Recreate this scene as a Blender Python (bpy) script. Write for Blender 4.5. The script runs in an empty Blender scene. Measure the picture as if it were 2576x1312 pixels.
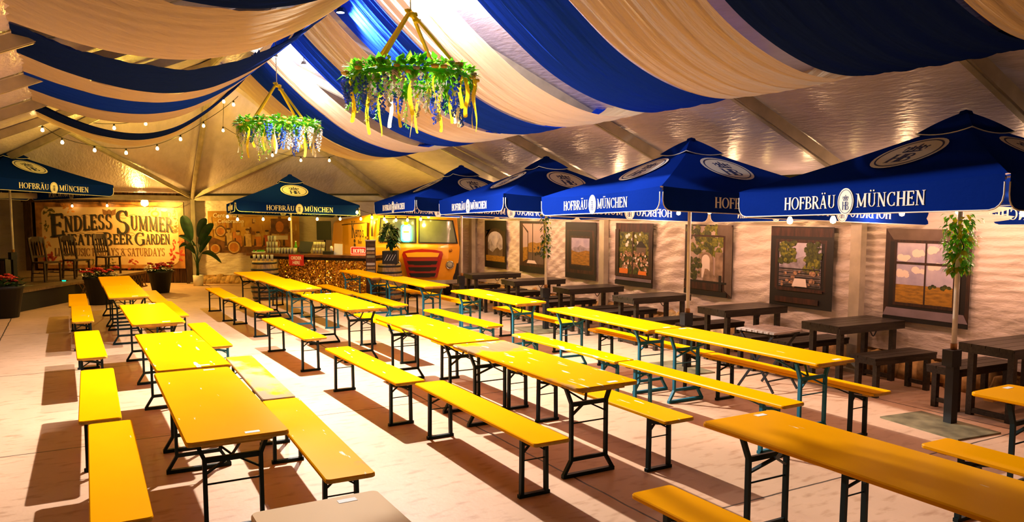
import bpy, math, random
from mathutils import Vector, Matrix
PI = math.pi
R = math.radians
rnd = random.Random(7)
SC = bpy.context.scene
COL = SC.collection
KIDS = {}

# ------------------------------------------------------------------ helpers
class MB:
    """collects simple shapes; build() links them as one mesh object"""
    def __init__(s):
        s.v = []; s.f = []; s.m = []; s.sm = []
    def add(s, vs, fs, mi=0, smooth=False):
        o = len(s.v)
        s.v += [tuple(p) for p in vs]
        for f in fs:
            s.f.append([o + i for i in f]); s.m.append(mi); s.sm.append(smooth)
        return s
    def box(s, c, d, mi=0, rz=0.0):
        x, y, z = d[0] / 2, d[1] / 2, d[2] / 2
        cs, sn = math.cos(rz), math.sin(rz)
        P = []
        for a in (-x, x):
            for b in (-y, y):
                for e in (-z, z):
                    P.append((c[0] + a * cs - b * sn, c[1] + a * sn + b * cs, c[2] + e))
        return s.add(P, [(0, 1, 3, 2), (4, 6, 7, 5), (0, 4, 5, 1), (2, 3, 7, 6), (0, 2, 6, 4), (1, 5, 7, 3)], mi)
    def bar(s, p, q, w, h=None, mi=0, up=(0, 0, 1)):
        h = w if h is None else h
        p, q = Vector(p), Vector(q); d = (q - p).normalized(); u = Vector(up)
        if abs(d.dot(u)) > .97: u = Vector((0, 1, 0))
        a = d.cross(u).normalized(); b = a.cross(d).normalized()
        P = [e + a * i * w / 2 + b * j * h / 2 for e in (p, q) for i, j in ((-1, -1), (1, -1), (1, 1), (-1, 1))]
        return s.add(P, [(3, 2, 1, 0), (4, 5, 6, 7), (0, 1, 5, 4), (1, 2, 6, 5), (2, 3, 7, 6), (3, 0, 4, 7)], mi)
    def polybar(s, pts, w, h, mi=0, side=(0, 1, 0)):
        """flat bar following a polyline, mitred; side = the constant width direction"""
        pts = [Vector(p) for p in pts]; sd = Vector(side).normalized(); P = []
        for i, p in enumerate(pts):
            d1 = (p - pts[i - 1]).normalized() if i else (pts[1] - p).normalized()
            d2 = (pts[i + 1] - p).normalized() if i < len(pts) - 1 else d1
            t = (d1 + d2).normalized(); n = t.cross(sd).normalized()
            k = 1 / max(.5, n.dot(d1.cross(sd).normalized()))
            for a, b in ((-1, -1), (1, -1), (1, 1), (-1, 1)):
                P.append(p + n * a * h / 2 * k + sd * b * w / 2)
        F = [(3, 2, 1, 0)]
        for i in range(len(pts) - 1):
            o = 4 * i
            for j in range(4): F.append((o + j, o + (j + 1) % 4, o + 4 + (j + 1) % 4, o + 4 + j))
        o = 4 * (len(pts) - 1); F.append((o, o + 1, o + 2, o + 3))
        return s.add(P, F, mi)
    def tube(s, pts, r, n=8, mi=0, cap=True, closed=False, smooth=True):
        pts = [Vector(p) for p in pts]; P = []; m = len(pts)
        rr = r if isinstance(r, (list, tuple)) else [r] * m
        u = None
        for i, p in enumerate(pts):
            if closed: d = pts[(i + 1) % m] - pts[i - 1]
            else: d = pts[min(i + 1, m - 1)] - pts[max(i - 1, 0)]
            d.normalize()
            if u is None:
                u = d.cross(Vector((0, 0, 1)))
                if u.length < .05: u = d.cross(Vector((0, 1, 0)))
            u = (u - d * u.dot(d)).normalized(); w = d.cross(u)
            for k in range(n):
                a = 2 * PI * k / n
                P.append(p + u * math.cos(a) * rr[i] + w * math.sin(a) * rr[i])
        F = []
        for i in range(m if closed else m - 1):
            o, q = i * n, ((i + 1) % m) * n
            for k in range(n): F.append((o + k, o + (k + 1) % n, q + (k + 1) % n, q + k))
        s.add(P, F, mi, smooth)
        if cap and not closed:
            o = len(s.v) - m * n
            s.f.append([o + k for k in reversed(range(n))]); s.m.append(mi); s.sm.append(False)
            o += (m - 1) * n
            s.f.append([o + k for k in range(n)]); s.m.append(mi); s.sm.append(False)
        return s
    def lathe(s, prof, c=(0, 0, 0), n=20, mi=0, smooth=True, M=None):
        P = []; c = Vector(c)
        for r, z in prof:
            for k in range(n):
                a = 2 * PI * k / n; p = Vector((r * math.cos(a), r * math.sin(a), z))
                P.append((M @ p if M else p) + c)
        F = []
        for i in range(len(prof) - 1):
            for k in range(n): F.append((i * n + k, i * n + (k + 1) % n, (i + 1) * n + (k + 1) % n, (i + 1) * n + k))
        if prof[0][0] > 1e-4: F.append(tuple(reversed(range(n))))
        if prof[-1][0] > 1e-4: F.append(tuple((len(prof) - 1) * n + k for k in range(n)))
        return s.add(P, F, mi, smooth)
    def prism(s, poly, t0, t1, fn=None, mi=0):
        """poly in (x, y), extruded from t0 to t1, mapped by fn(x, y, t)"""
        fn = fn or (lambda x, y, t: (x, y, t)); n = len(poly)
        P = [fn(x, y, t0) for x, y in poly] + [fn(x, y, t1) for x, y in poly]
        F = [tuple(reversed(range(n))), tuple(range(n, 2 * n))]
        for k in range(n): F.append((k, (k + 1) % n, n + (k + 1) % n, n + k))
        return s.add(P, F, mi)
    def flat(s, poly, t, fn, mi=0):
        return s.add([fn(x, y, t) for x, y in poly], [tuple(range(len(poly)))], mi)
    def grid(s, fn, nu, nv, mi=0, smooth=True):
        P = [fn(i / nu, j / nv) for i in range(nu + 1) for j in range(nv + 1)]
        F = [(i * (nv + 1) + j, (i + 1) * (nv + 1) + j, (i + 1) * (nv + 1) + j + 1, i * (nv + 1) + j + 1) for i in range(nu) for j in range(nv)]
        return s.add(P, F, mi, smooth)
    def build(s, name, mats, parent=None, loc=(0, 0, 0), rz=0.0):
        me = bpy.data.meshes.new(name)
        me.from_pydata([tuple(p) for p in s.v], [], s.f)
        for m in (mats if isinstance(mats, (list, tuple)) else [mats]): me.materials.append(m)
        me.polygons.foreach_set('material_index', s.m)
        me.polygons.foreach_set('use_smooth', s.sm)
        me.update()
        return link(bpy.data.objects.new(name, me), parent, loc, rz)

def link(o, parent=None, loc=(0, 0, 0), rz=0.0):
    COL.objects.link(o)
    o.location = loc; o.rotation_euler = (0, 0, rz)
    if parent is not None:
        o.parent = parent; KIDS.setdefault(parent.name, []).append(o)
    return o
def tag(o, label=None, cat=None, group=None, kind=None):
    if label: o['label'] = label
    if cat: o['category'] = cat
    if group: o['group'] = group
    if kind: o['kind'] = kind
    return o
def thing(name, label, cat, loc=(0, 0, 0), rz=0.0, group=None):
    return tag(link(bpy.data.objects.new(name, None), None, loc, rz), label, cat, group)
def copy_tree(o, parent=None):
    c = o.copy(); COL.objects.link(c)
    if parent is not None:
        c.parent = parent; KIDS.setdefault(parent.name, []).append(c)
    for ch in KIDS.get(o.name, []): copy_tree(ch, c)
    return c
def structure(o): o['kind'] = 'structure'; return o
def rrect(w, h, r, n=5):
    P = []
    for cx, cy, a0 in ((w / 2 - r, h / 2 - r, 0), (-w / 2 + r, h / 2 - r, 90), (-w / 2 + r, -h / 2 + r, 180), (w / 2 - r, -h / 2 + r, 270)):
        for k in range(n + 1):
            a = R(a0 + 90 * k / n); P.append((cx + r * math.cos(a), cy + r * math.sin(a)))
    return P
def ell(cx, cy, rx, ry, n=24, a0=0, a1=360):
    m = n if a1 - a0 >= 360 else n + 1
    return [(cx + rx * math.cos(R(a0 + (a1 - a0) * k / n)), cy + ry * math.sin(R(a0 + (a1 - a0) * k / n))) for k in range(m)]
def ring(mb, cx, cy, rx, ry, w, t0, t1, fn, mi, n=32, a0=0, a1=360):
    """flat band along an ellipse"""
    for k in range(n):
        a, b = R(a0 + (a1 - a0) * k / n), R(a0 + (a1 - a0) * (k + 1) / n)
        q = [(cx + (rx + e) * math.cos(c), cy + (ry + e) * math.sin(c)) for c, e in ((a, -w / 2), (a, w / 2), (b, w / 2), (b, -w / 2))]
        mb.prism(q, t0, t1, fn, mi)
# the back area of the tent is turned by 29.8 degrees: q runs across it, d runs into it
CA, SA = math.cos(.52), math.sin(.52)
def bk(q, d, z=0.0): return (q * CA + d * SA, -q * SA + d * CA, z)
BRZ = -.52

# ------------------------------------------------------------------ materials
def mat(name, col, rough=.6, metal=0.0, spec=.4, var=0.0, vscale=4.0, col2=None, bump=0.0, bscale=30.0, emit=None, estr=0.0, stretch=None, trans=0.0, coat=0.0):
    m = bpy.data.materials.new(name); m.use_nodes = True
    nt = m.node_tree; b = nt.nodes['Principled BSDF']; L = nt.links.new
    b.inputs['Base Color'].default_value = (*col, 1); b.inputs['Roughness'].default_value = rough
    b.inputs['Metallic'].default_value = metal; b.inputs['Specular IOR Level'].default_value = spec
    if coat: b.inputs['Coat Weight'].default_value = coat; b.inputs['Coat Roughness'].default_value = .15
    if trans: b.inputs['Transmission Weight'].default_value = trans
    if emit: b.inputs['Emission Color'].default_value = (*emit, 1); b.inputs['Emission Strength'].default_value = estr
    if var or bump or col2:
        tc = nt.nodes.new('ShaderNodeTexCoord'); mp = nt.nodes.new('ShaderNodeMapping')
        if stretch: mp.inputs['Scale'].default_value = stretch
        L(tc.outputs['Object'], mp.inputs['Vector'])
        if var or col2:
            nz = nt.nodes.new('ShaderNodeTexNoise'); nz.inputs['Scale'].default_value = vscale; nz.inputs['Detail'].default_value = 5
            L(mp.outputs[0], nz.inputs['Vector'])
            rp = nt.nodes.new('ShaderNodeValToRGB')
            c2 = col2 or tuple(max(0, c * (1 - var)) for c in col)
            c1 = col if col2 else tuple(min(1, c * (1 + var * .5)) for c in col)
            rp.color_ramp.elements[0].position = .35; rp.color_ramp.elements[1].position = .65
            rp.color_ramp.elements[0].color = (*c2, 1); rp.color_ramp.elements[1].color = (*c1, 1)
            L(nz.outputs['Fac'], rp.inputs['Fac']); L(rp.outputs[0], b.inputs['Base Color'])
        if bump:
            n2 = nt.nodes.new('ShaderNodeTexNoise'); n2.inputs['Scale'].default_value = bscale; n2.inputs['Detail'].default_value = 3
            L(mp.outputs[0], n2.inputs['Vector'])
            bp = nt.nodes.new('ShaderNodeBump'); bp.inputs['Strength'].default_value = bump; bp.inputs['Distance'].default_value = .02
            L(n2.outputs['Fac'], bp.inputs['Height']); L(bp.outputs[0], b.inputs['Normal'])
    return m

def cloth(name, col, transl=.35, stretch=(1, 1, 1), bump=.35, bscale=14, rough=.8):
    """cloth that lets some light through, with creases running along its length"""
    m = bpy.data.materials.new(name); m.use_nodes = True; nt = m.node_tree; L = nt.links.new
    nt.nodes.remove(nt.nodes['Principled BSDF']); out = nt.nodes['Material Output']
    d = nt.nodes.new('ShaderNodeBsdfDiffuse'); t = nt.nodes.new('ShaderNodeBsdfTranslucent'); mx = nt.nodes.new('ShaderNodeMixShader')
    d.inputs[0].default_value = (*col, 1); t.inputs[0].default_value = (*col, 1); mx.inputs[0].default_value = transl
    tc = nt.nodes.new('ShaderNodeTexCoord'); mp = nt.nodes.new('ShaderNodeMapping'); mp.inputs['Scale'].default_value = stretch
    nz = nt.nodes.new('ShaderNodeTexNoise'); nz.inputs['Scale'].default_value = bscale; nz.inputs['Detail'].default_value = 4
    bp = nt.nodes.new('ShaderNodeBump'); bp.inputs['Strength'].default_value = bump; bp.inputs['Distance'].default_value = .03
    L(tc.outputs['Object'], mp.inputs[0]); L(mp.outputs[0], nz.inputs['Vector']); L(nz.outputs['Fac'], bp.inputs['Height'])
    L(bp.outputs[0], d.inputs['Normal']); L(bp.outputs[0], t.inputs['Normal'])
    L(d.outputs[0], mx.inputs[1]); L(t.outputs[0], mx.inputs[2]); L(mx.outputs[0], out.inputs[0])
    return m

def paint(name, col, bare=(.42, .27, .13), wear=.3, scratch=.5, rough=.32, sheen=.013):
    """painted board: chipped streaks along the grain and patches worn to bare wood; wear 0..1"""
    m = bpy.data.materials.new(name); m.use_nodes = True; nt = m.node_tree; L = nt.links.new; N = nt.nodes.new
    b = nt.nodes['Principled BSDF']; b.inputs['Roughness'].default_value = rough; b.inputs['Specular IOR Level'].default_value = .05
    tc = N('ShaderNodeTexCoord'); oi = N('ShaderNodeObjectInfo'); ad = N('ShaderNodeVectorMath'); ad.operation = 'MULTIPLY_ADD'
    cm = N('ShaderNodeCombineXYZ')
    for k in range(3): L(oi.outputs['Random'], cm.inputs[k])
    ad.inputs[1].default_value = (1, 1, 1); L(tc.outputs['Object'], ad.inputs[0])
    sc = N('ShaderNodeVectorMath'); sc.operation = 'SCALE'; sc.inputs['Scale'].default_value = 37.0
    L(cm.outputs[0], sc.inputs[0]); L(sc.outputs[0], ad.inputs[2])
    def noise(scale, stretch, det):
        mp = N('ShaderNodeMapping'); mp.inputs['Scale'].default_value = stretch
        n = N('ShaderNodeTexNoise'); n.inputs['Scale'].default_value = scale; n.inputs['Detail'].default_value = det
        L(ad.outputs[0], mp.inputs[0]); L(mp.outputs[0], n.inputs['Vector']); return n.outputs['Fac']
    def ramp(src, a, c, ca=(0, 0, 0), cc=(1, 1, 1)):
        r = N('ShaderNodeValToRGB'); r.color_ramp.elements[0].position = a; r.color_ramp.elements[1].position = c
        r.color_ramp.elements[0].color = (*ca, 1); r.color_ramp.elements[1].color = (*cc, 1); L(src, r.inputs['Fac']); return r.outputs[0]
    def mix(f, a, c):
        x = N('ShaderNodeMixRGB'); L(f, x.inputs[0])
        for i, v in ((1, a), (2, c)):
            if isinstance(v, tuple): x.inputs[i].default_value = (*v, 1)
            else: L(v, x.inputs[i])
        return x.outputs[0]
    base = ramp(noise(2.2, (1, .5, 1), 3), .3, .7, tuple(c * .93 for c in col), col)
    grain = ramp(noise(20, (3, .12, 1), 4), .35, .7, tuple(c * .8 for c in bare), bare)
    f1 = ramp(noise(1.3, (1.2, .8, 1), 6), .78 - .5 * wear, .84 - .5 * wear)
    f2 = ramp(noise(9, (2.4, .35, 1), 6), .80 - .22 * scratch, .82 - .22 * scratch)
    c = mix(f1, base, grain); c = mix(f2, c, (.92, .85, .66))
    nt.nodes.remove(b); df = N('ShaderNodeBsdfDiffuse'); gs = N('ShaderNodeBsdfGlossy'); gs.inputs['Roughness'].default_value = rough; mx = N('ShaderNodeMixShader'); mx.inputs[0].default_value = sheen
    L(c, df.inputs[0]); L(df.outputs[0], mx.inputs[1]); L(gs.outputs[0], mx.inputs[2]); L(mx.outputs[0], nt.nodes['Material Output'].inputs[0])
    return m

M = {}
YEL = (.92, .41, .0)
M['yellow'] = paint('yellow_paint', YEL, wear=.16, scratch=.42)
M['yellow_scuffed'] = paint('yellow_paint_scuffed', YEL, wear=.24, scratch=.6)
M['yellow_bare'] = paint('yellow_paint_half_worn', YEL, wear=.40, scratch=.66)
M['orange'] = paint('yellow_paint_dimmed', (.84, .35, .0), wear=.1, scratch=.3)  # yellow paint darkened towards amber: weaker light put into the colour
M['wood_bare'] = paint('bare_table_wood', (.86, .60, .33), bare=(.70, .46, .24), wear=.4, scratch=.2, rough=.5)
M['wood_remnant'] = paint('worn_wood_with_yellow', (.40, .28, .17), bare=(.80, .42, .0), wear=.74, scratch=.1, rough=.55)
M['edge'] = mat('board_edge', (.55, .30, .03), .6, var=.3, vscale=12)
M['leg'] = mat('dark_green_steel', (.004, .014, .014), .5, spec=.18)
M['leg_lit'] = mat('green_steel_lit', (.010, .13, .19), .5, spec=.25)  # turquoise that lamplight gives the dark green steel, put into the colour
M['black'] = mat('black_matte', (.008, .008, .008), .6)
M['blackwood'] = mat('black_stained_wood', (.03, .022, .014), .38, var=.5, vscale=9, stretch=(.4, 4, 4), bump=.15)
M['navy'] = cloth('navy_umbrella_cloth', (.003, .017, .18), .08, bump=.1)
M['navy_in'] = M['navy']
M['white'] = mat('white_print', (.82, .78, .68), .6)
M['print_blue'] = mat('blue_print', (.01, .03, .14), .6)
M['whitepole'] = mat('white_pole_paint', (.80, .74, .62), .4, var=.15, vscale=6)
M['steel'] = mat('grey_steel', (.42, .40, .36), .4, metal=.5, var=.2)
M['plate'] = mat('steel_plate', (.22, .19, .10), .5, metal=.2, var=.5, vscale=5)
M['roof'] = mat('white_tent_vinyl', (.72, .64, .78), .27, spec=.5, var=.08, vscale=1.5, bump=.5, bscale=4, stretch=(5, 1.4, 3))
M['canvas'] = mat('white_canvas', (.74, .62, .52), .42, spec=.5, var=.1, vscale=2, bump=1.0, bscale=9, stretch=(1, .8, 2.2))
M['frame'] = mat('aluminium_beam', (.50, .44, .34), .4, metal=.3, var=.2)
M['cream'] = cloth('cream_drape', (.74, .60, .40), .38, (.7, 9, .7), .8, 3)
M['blue'] = cloth('blue_drape', (.008, .040, .46), .14, (.7, 9, .7), .8, 3)
M['darkblue'] = cloth('dark_blue_drape', (.008, .02, .11), .15, (.9, 7, .9), .5, 3)
M['strap'] = mat('yellow_strap', (.95, .68, .01), .5)
def thin(name, col, tr=.5):
    m = bpy.data.materials.new(name); m.use_nodes = True; nt = m.node_tree; L = nt.links.new
    b = nt.nodes['Principled BSDF']; b.inputs['Base Color'].default_value = (*col, 1); b.inputs['Roughness'].default_value = .4
    t = nt.nodes.new('ShaderNodeBsdfTranslucent'); t.inputs[0].default_value = (*col, 1); mx = nt.nodes.new('ShaderNodeMixShader'); mx.inputs[0].default_value = tr
    L(b.outputs[0], mx.inputs[1]); L(t.outputs[0], mx.inputs[2]); L(mx.outputs[0], nt.nodes['Material Output'].inputs[0]); return m
M['leafg'] = thin('green_leaf', (.10, .45, .015)); M['leafb'] = thin('fresh_leaf', (.30, .62, .03))
M['leafd'] = mat('dark_leaf', (.012, .05, .012), .4, var=.4, vscale=8)
M['leafy'] = thin('yellow_green_leaf', (.42, .45, .01))
M['petal_y'] = thin('yellow_petal', (.95, .72, .12), .3)
M['petal_w'] = thin('white_petal', (.80, .77, .68))
M['petal_b'] = thin('blue_petal', (.10, .24, .80))
M['petal_r'] = mat('red_petal', (.50, .02, .01), .5, var=.4, vscale=10)
M['ribbon_r'] = mat('red_ribbon', (.55, .06, .01), .5)
M['ribbon_w'] = thin('pale_ribbon', (.80, .76, .45)); M['ribbon_y'] = thin('yellow_ribbon', (.95, .70, .02))
M['cord'] = mat('white_cord', (.8, .8, .8), .5)
M['wire'] = mat('black_wire', (.01, .01, .01), .6)
M['bulb'] = mat('glowing_bulb', (1, .8, .5), .3, emit=(1, .62, .22), estr=30)
M['flood'] = mat('flood_glass', (1, 1, 1), .3, emit=(1, .92, .85), estr=60)
M['oak'] = mat('barrel_oak', (.30, .17, .06), .5, var=.4, vscale=5, stretch=(6, 6, 1))
M['barwood'] = mat('bar_top_wood', (.13, .05, .02), .3, var=.5, vscale=5)
M['brown'] = mat('dark_brown_wood', (.05, .022, .01), .45, var=.5, vscale=6, stretch=(5, 5, 1))
M['barn'] = mat('barn_wood', (.13, .055, .02), .6, var=.6, vscale=3, stretch=(6, 6, .6))
M['truck'] = mat('amber_truck_paint', (.85, .38, .015), .35, spec=.5, coat=.3)
M['red'] = mat('red_paint', (.35, .015, .008), .3, coat=.4)
M['glass'] = mat('windscreen_glass', (.17, .20, .15), .1, spec=.8, col2=(.09, .11, .09), vscale=1.5)  # greenish grey reflections put into the pane's own colour
M['chrome'] = mat('chrome', (.7, .7, .7), .15, metal=1)
M['clear'] = mat('drinking_glass', (.75, .72, .62), .08, spec=.8, trans=.6)
M['paper'] = mat('white_paper', (.82, .80, .76), .7)
M['signred'] = mat('red_sign', (.50, .02, .02), .5)
M['neon_g'] = mat('green_neon', (.1, .9, .5), .3, emit=(.02, 1, .38), estr=7)
M['neon_w'] = mat('white_neon', (1, 1, 1), .3, emit=(.9, 1, .9), estr=7)
M['neon_y'] = mat('yellow_neon', (1, .7, 0), .3, emit=(1, .55, 0), estr=4)
M['neon_r'] = mat('red_neon', (1, .1, .05), .3, emit=(1, .09, .04), estr=9)
M['led'] = mat('green_led', (0, 1, .5), .3, emit=(0, 1, .4), estr=8)
M['stage'] = mat('stage_boards', (.17, .10, .045), .5, var=.3, vscale=4, stretch=(1, 6, 1))
M['pot_w'] = mat('white_pot', (.78, .70, .60), .5)
M['terra'] = mat('stone_footing', (.52, .30, .10), .8, var=.55, vscale=7, bump=.8, bscale=9)
M['rust'] = mat('rust', (.30, .12, .02), .8)
M['soil'] = mat('soil', (.03, .02, .01), .9)

# floor: worn concrete slabs with sawn joints
def floor_mat():
    m = bpy.data.materials.new('concrete_slabs'); m.use_nodes = True; nt = m.node_tree; L = nt.links.new; N = nt.nodes.new
    b = nt.nodes['Principled BSDF']; b.inputs['Roughness'].default_value = .55; b.inputs['Specular IOR Level'].default_value = .3
    tc = N('ShaderNodeTexCoord')
    def noise(scale, st, det=5):
        mp = N('ShaderNodeMapping'); mp.inputs['Scale'].default_value = st; L(tc.outputs['Object'], mp.inputs[0])
        n = N('ShaderNodeTexNoise'); n.inputs['Scale'].default_value = scale; n.inputs['Detail'].default_value = det
        L(mp.outputs[0], n.inputs['Vector']); return n.outputs['Fac']
    r1 = N('ShaderNodeValToRGB'); r1.color_ramp.elements[0].position = .3; r1.color_ramp.elements[1].position = .72
    r1.color_ramp.elements[0].color = (.50, .31, .185, 1); r1.color_ramp.elements[1].color = (.68, .435, .275, 1)
    L(noise(.9, (1, .6, 1)), r1.inputs[0])
    r2 = N('ShaderNodeValToRGB'); r2.color_ramp.elements[0].position = .54; r2.color_ramp.elements[1].position = .74
    r2.color_ramp.elements[0].color = (1, 1, 1, 1); r2.color_ramp.elements[1].color = (.62, .52, .42, 1)
    L(noise(5, (1, 2.5, 1), 8), r2.inputs[0])
    mx = N('ShaderNodeMixRGB'); mx.blend_type = 'MULTIPLY'; mx.inputs[0].default_value = .8
    L(r1.outputs[0], mx.inputs[1]); L(r2.outputs[0], mx.inputs[2])
    sp = N('ShaderNodeSeparateXYZ'); L(tc.outputs['Object'], sp.inputs[0])
    wob = N('ShaderNodeMath'); wob.operation = 'MULTIPLY_ADD'; wob.inputs[1].default_value = .03; wob.inputs[2].default_value = -.015
    L(noise(3, (1, 1, 1)), wob.inputs[0])
    fac = None
    for out, period, off in (('X', 4.4, 3.36), ('Y', 3.87, 3.85)):
        a = N('ShaderNodeMath'); a.operation = 'SUBTRACT'; L(sp.outputs[out], a.inputs[0]); a.inputs[1].default_value = off
        a2 = N('ShaderNodeMath'); a2.operation = 'ADD'; L(a.outputs[0], a2.inputs[0]); L(wob.outputs[0], a2.inputs[1])
        p = N('ShaderNodeMath'); p.operation = 'PINGPONG'; L(a2.outputs[0], p.inputs[0]); p.inputs[1].default_value = period / 2
        c = N('ShaderNodeMath'); c.operation = 'LESS_THAN'; L(p.outputs[0], c.inputs[0]); c.inputs[1].default_value = .009
        if fac is None: fac = c.outputs[0]
        else:
            q = N('ShaderNodeMath'); q.operation = 'MAXIMUM'; L(fac, q.inputs[0]); L(c.outputs[0], q.inputs[1]); fac = q.outputs[0]
    m2 = N('ShaderNodeMixRGB'); L(fac, m2.inputs[0]); L(mx.outputs[0], m2.inputs[1]); m2.inputs[2].default_value = (.06, .04, .025, 1)
    L(m2.outputs[0], b.inputs['Base Color'])
    bp = N('ShaderNodeBump'); bp.inputs['Strength'].default_value = .12; bp.inputs['Distance'].default_value = .02
    L(noise(18, (1, 1, 1), 6), bp.inputs['Height']); L(bp.outputs[0], b.inputs['Normal'])
    return m
M['floor'] = floor_mat()

# ------------------------------------------------------------------ lettering
# upright serif capitals drawn as thick and thin strokes in a box one unit high
T, t_ = .17, .075
G = {
 'H': (.80, [('l', .16, 0, .16, 1, T), ('l', .64, 0, .64, 1, T), ('l', .16, .52, .64, .52, t_)], [(.16, 0), (.16, 1), (.64, 0), (.64, 1)]),
 'O': (.84, [('a', .42, .5, .34, .47, 0, 360, .13)], []),
 'F': (.62, [('l', .16, 0, .16, 1, T), ('l', .16, .96, .58, .96, t_), ('l', .16, .52, .46, .52, t_), ('l', .57, .98, .57, .78, t_), ('l', .46, .62, .46, .42, t_)], [(.16, 0), (.12, 1)]),
 'B': (.70, [('l', .16, 0, .16, 1, T), ('a', .34, .75, .20, .215, -90, 90, .12), ('a', .36, .27, .25, .235, -90, 90, .13), ('l', .16, .965, .36, .965, t_), ('l', .16, .52, .36, .52, t_), ('l', .16, .035, .36, .035, t_)], [(.12, 0), (.12, 1)]),
 'R': (.74, [('l', .16, 0, .16, 1, T), ('a', .36, .74, .20, .225, -90, 90, .12), ('l', .16, .965, .36, .965, t_), ('l', .16, .51, .38, .51, t_), ('l', .36, .5, .66, .03, T)], [(.16, 0), (.12, 1), (.68, 0)]),
 'A': (.80, [('l', .40, 1, .66, 0, T), ('l', .40, 1, .13, 0, t_), ('l', .24, .34, .56, .34, t_)], [(.13, 0), (.66, 0)]),
 'U': (.80, [('l', .17, 1, .17, .3, T), ('l', .63, 1, .63, .3, t_), ('a', .40, .31, .23, .27, 180, 360, .10)], [(.17, 1), (.63, 1)]),
 'M': (1.0, [('l', .16, 0, .16, 1, t_), ('l', .16, 1, .48, .08, T), ('l', .82, 1, .48, .08, t_), ('l', .82, 0, .82, 1, T)], [(.16, 0), (.82, 0), (.12, 1), (.86, 1)]),
 'N': (.84, [('l', .17, 0, .17, 1, t_), ('l', .17, 1, .67, 0, T), ('l', .67, 0, .67, 1, t_)], [(.17, 0), (.13, 1), (.67, 1)]),
 'C': (.76, [('a', .42, .5, .33, .47, 48, 312, .13), ('l', .64, .98, .64, .74, t_), ('l', .64, .26, .64, .04, t_)], []),
 'E': (.66, [('l', .16, 0, .16, 1, T), ('l', .16, .96, .58, .96, t_), ('l', .16, .52, .46, .52, t_), ('l', .16, .04, .60, .04, t_), ('l', .57, .98, .57, .78, t_), ('l', .59, .02, .59, .24, t_), ('l', .46, .62, .46, .42, t_)], [(.12, 0), (.12, 1)]),
 'D': (.80, [('l', .16, 0, .16, 1, T), ('a', .34, .5, .36, .465, -90, 90, .13), ('l', .16, .965, .36, .965, t_), ('l', .16, .035, .36, .035, t_)], [(.12, 0), (.12, 1)]),
 'L': (.62, [('l', .16, 0, .16, 1, T), ('l', .16, .04, .58, .04, t_), ('l', .57, .02, .57, .28, t_)], [(.16, 1), (.12, 0)]),
 'S': (.64, [('a', .32, .74, .20, .22, 30, 270, .12), ('a', .32, .27, .21, .235, -150, 90, .13), ('l', .50, .97, .50, .76, t_), ('l', .12, .03, .12, .26, t_)], []),
 'G': (.82, [('a', .42, .5, .33, .47, 48, 330, .13), ('l', .66, .98, .66, .74, t_), ('l', .68, .08, .68, .42, T)], [(.66, .44)]),
 'I': (.36, [('l', .18, 0, .18, 1, T)], [(.18, 0), (.18, 1)]),
 'K': (.80, [('l', .16, 0, .16, 1, T), ('l', .20, .44, .64, 1, t_), ('l', .34, .60, .68, 0, T)], [(.16, 0), (.16, 1), (.64, 1), (.70, 0)]),
 'T': (.70, [('l', .35, 0, .35, 1, T), ('l', .05, .96, .65, .96, t_), ('l', .06, .98, .06, .76, t_), ('l', .64, .98, .64, .76, t_)], [(.35, 0)]),
 'V': (.80, [('l', .14, 1, .40, 0, T), ('l', .66, 1, .40, 0, t_)], [(.14, 1), (.66, 1)]),
 'Y': (.78, [('l', .13, 1, .39, .48, T), ('l', .65, 1, .39, .48, t_), ('l', .39, 0, .39, .5, T)], [(.13, 1), (.65, 1), (.39, 0)]),
 '&': (.84, [('a', .36, .76, .16, .2, 0, 360, .09), ('a', .36, .27, .25, .24, 20, 360, .11), ('l', .30, .62, .76, .02, T)], []),
 ' ': (.34, [], []),
}
G['\u00c4'] = (G['A'][0], G['A'][1] + [('d', .28, 1.17), ('d', .54, 1.17)], G['A'][2])
G['\u00dc'] = (G['U'][0], G['U'][1] + [('d', .28, 1.17), ('d', .54, 1.17)], G['U'][2])
def text_width(s, h, sp=.06): return sum(G[c][0] + sp for c in s) * h - sp * h
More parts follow.
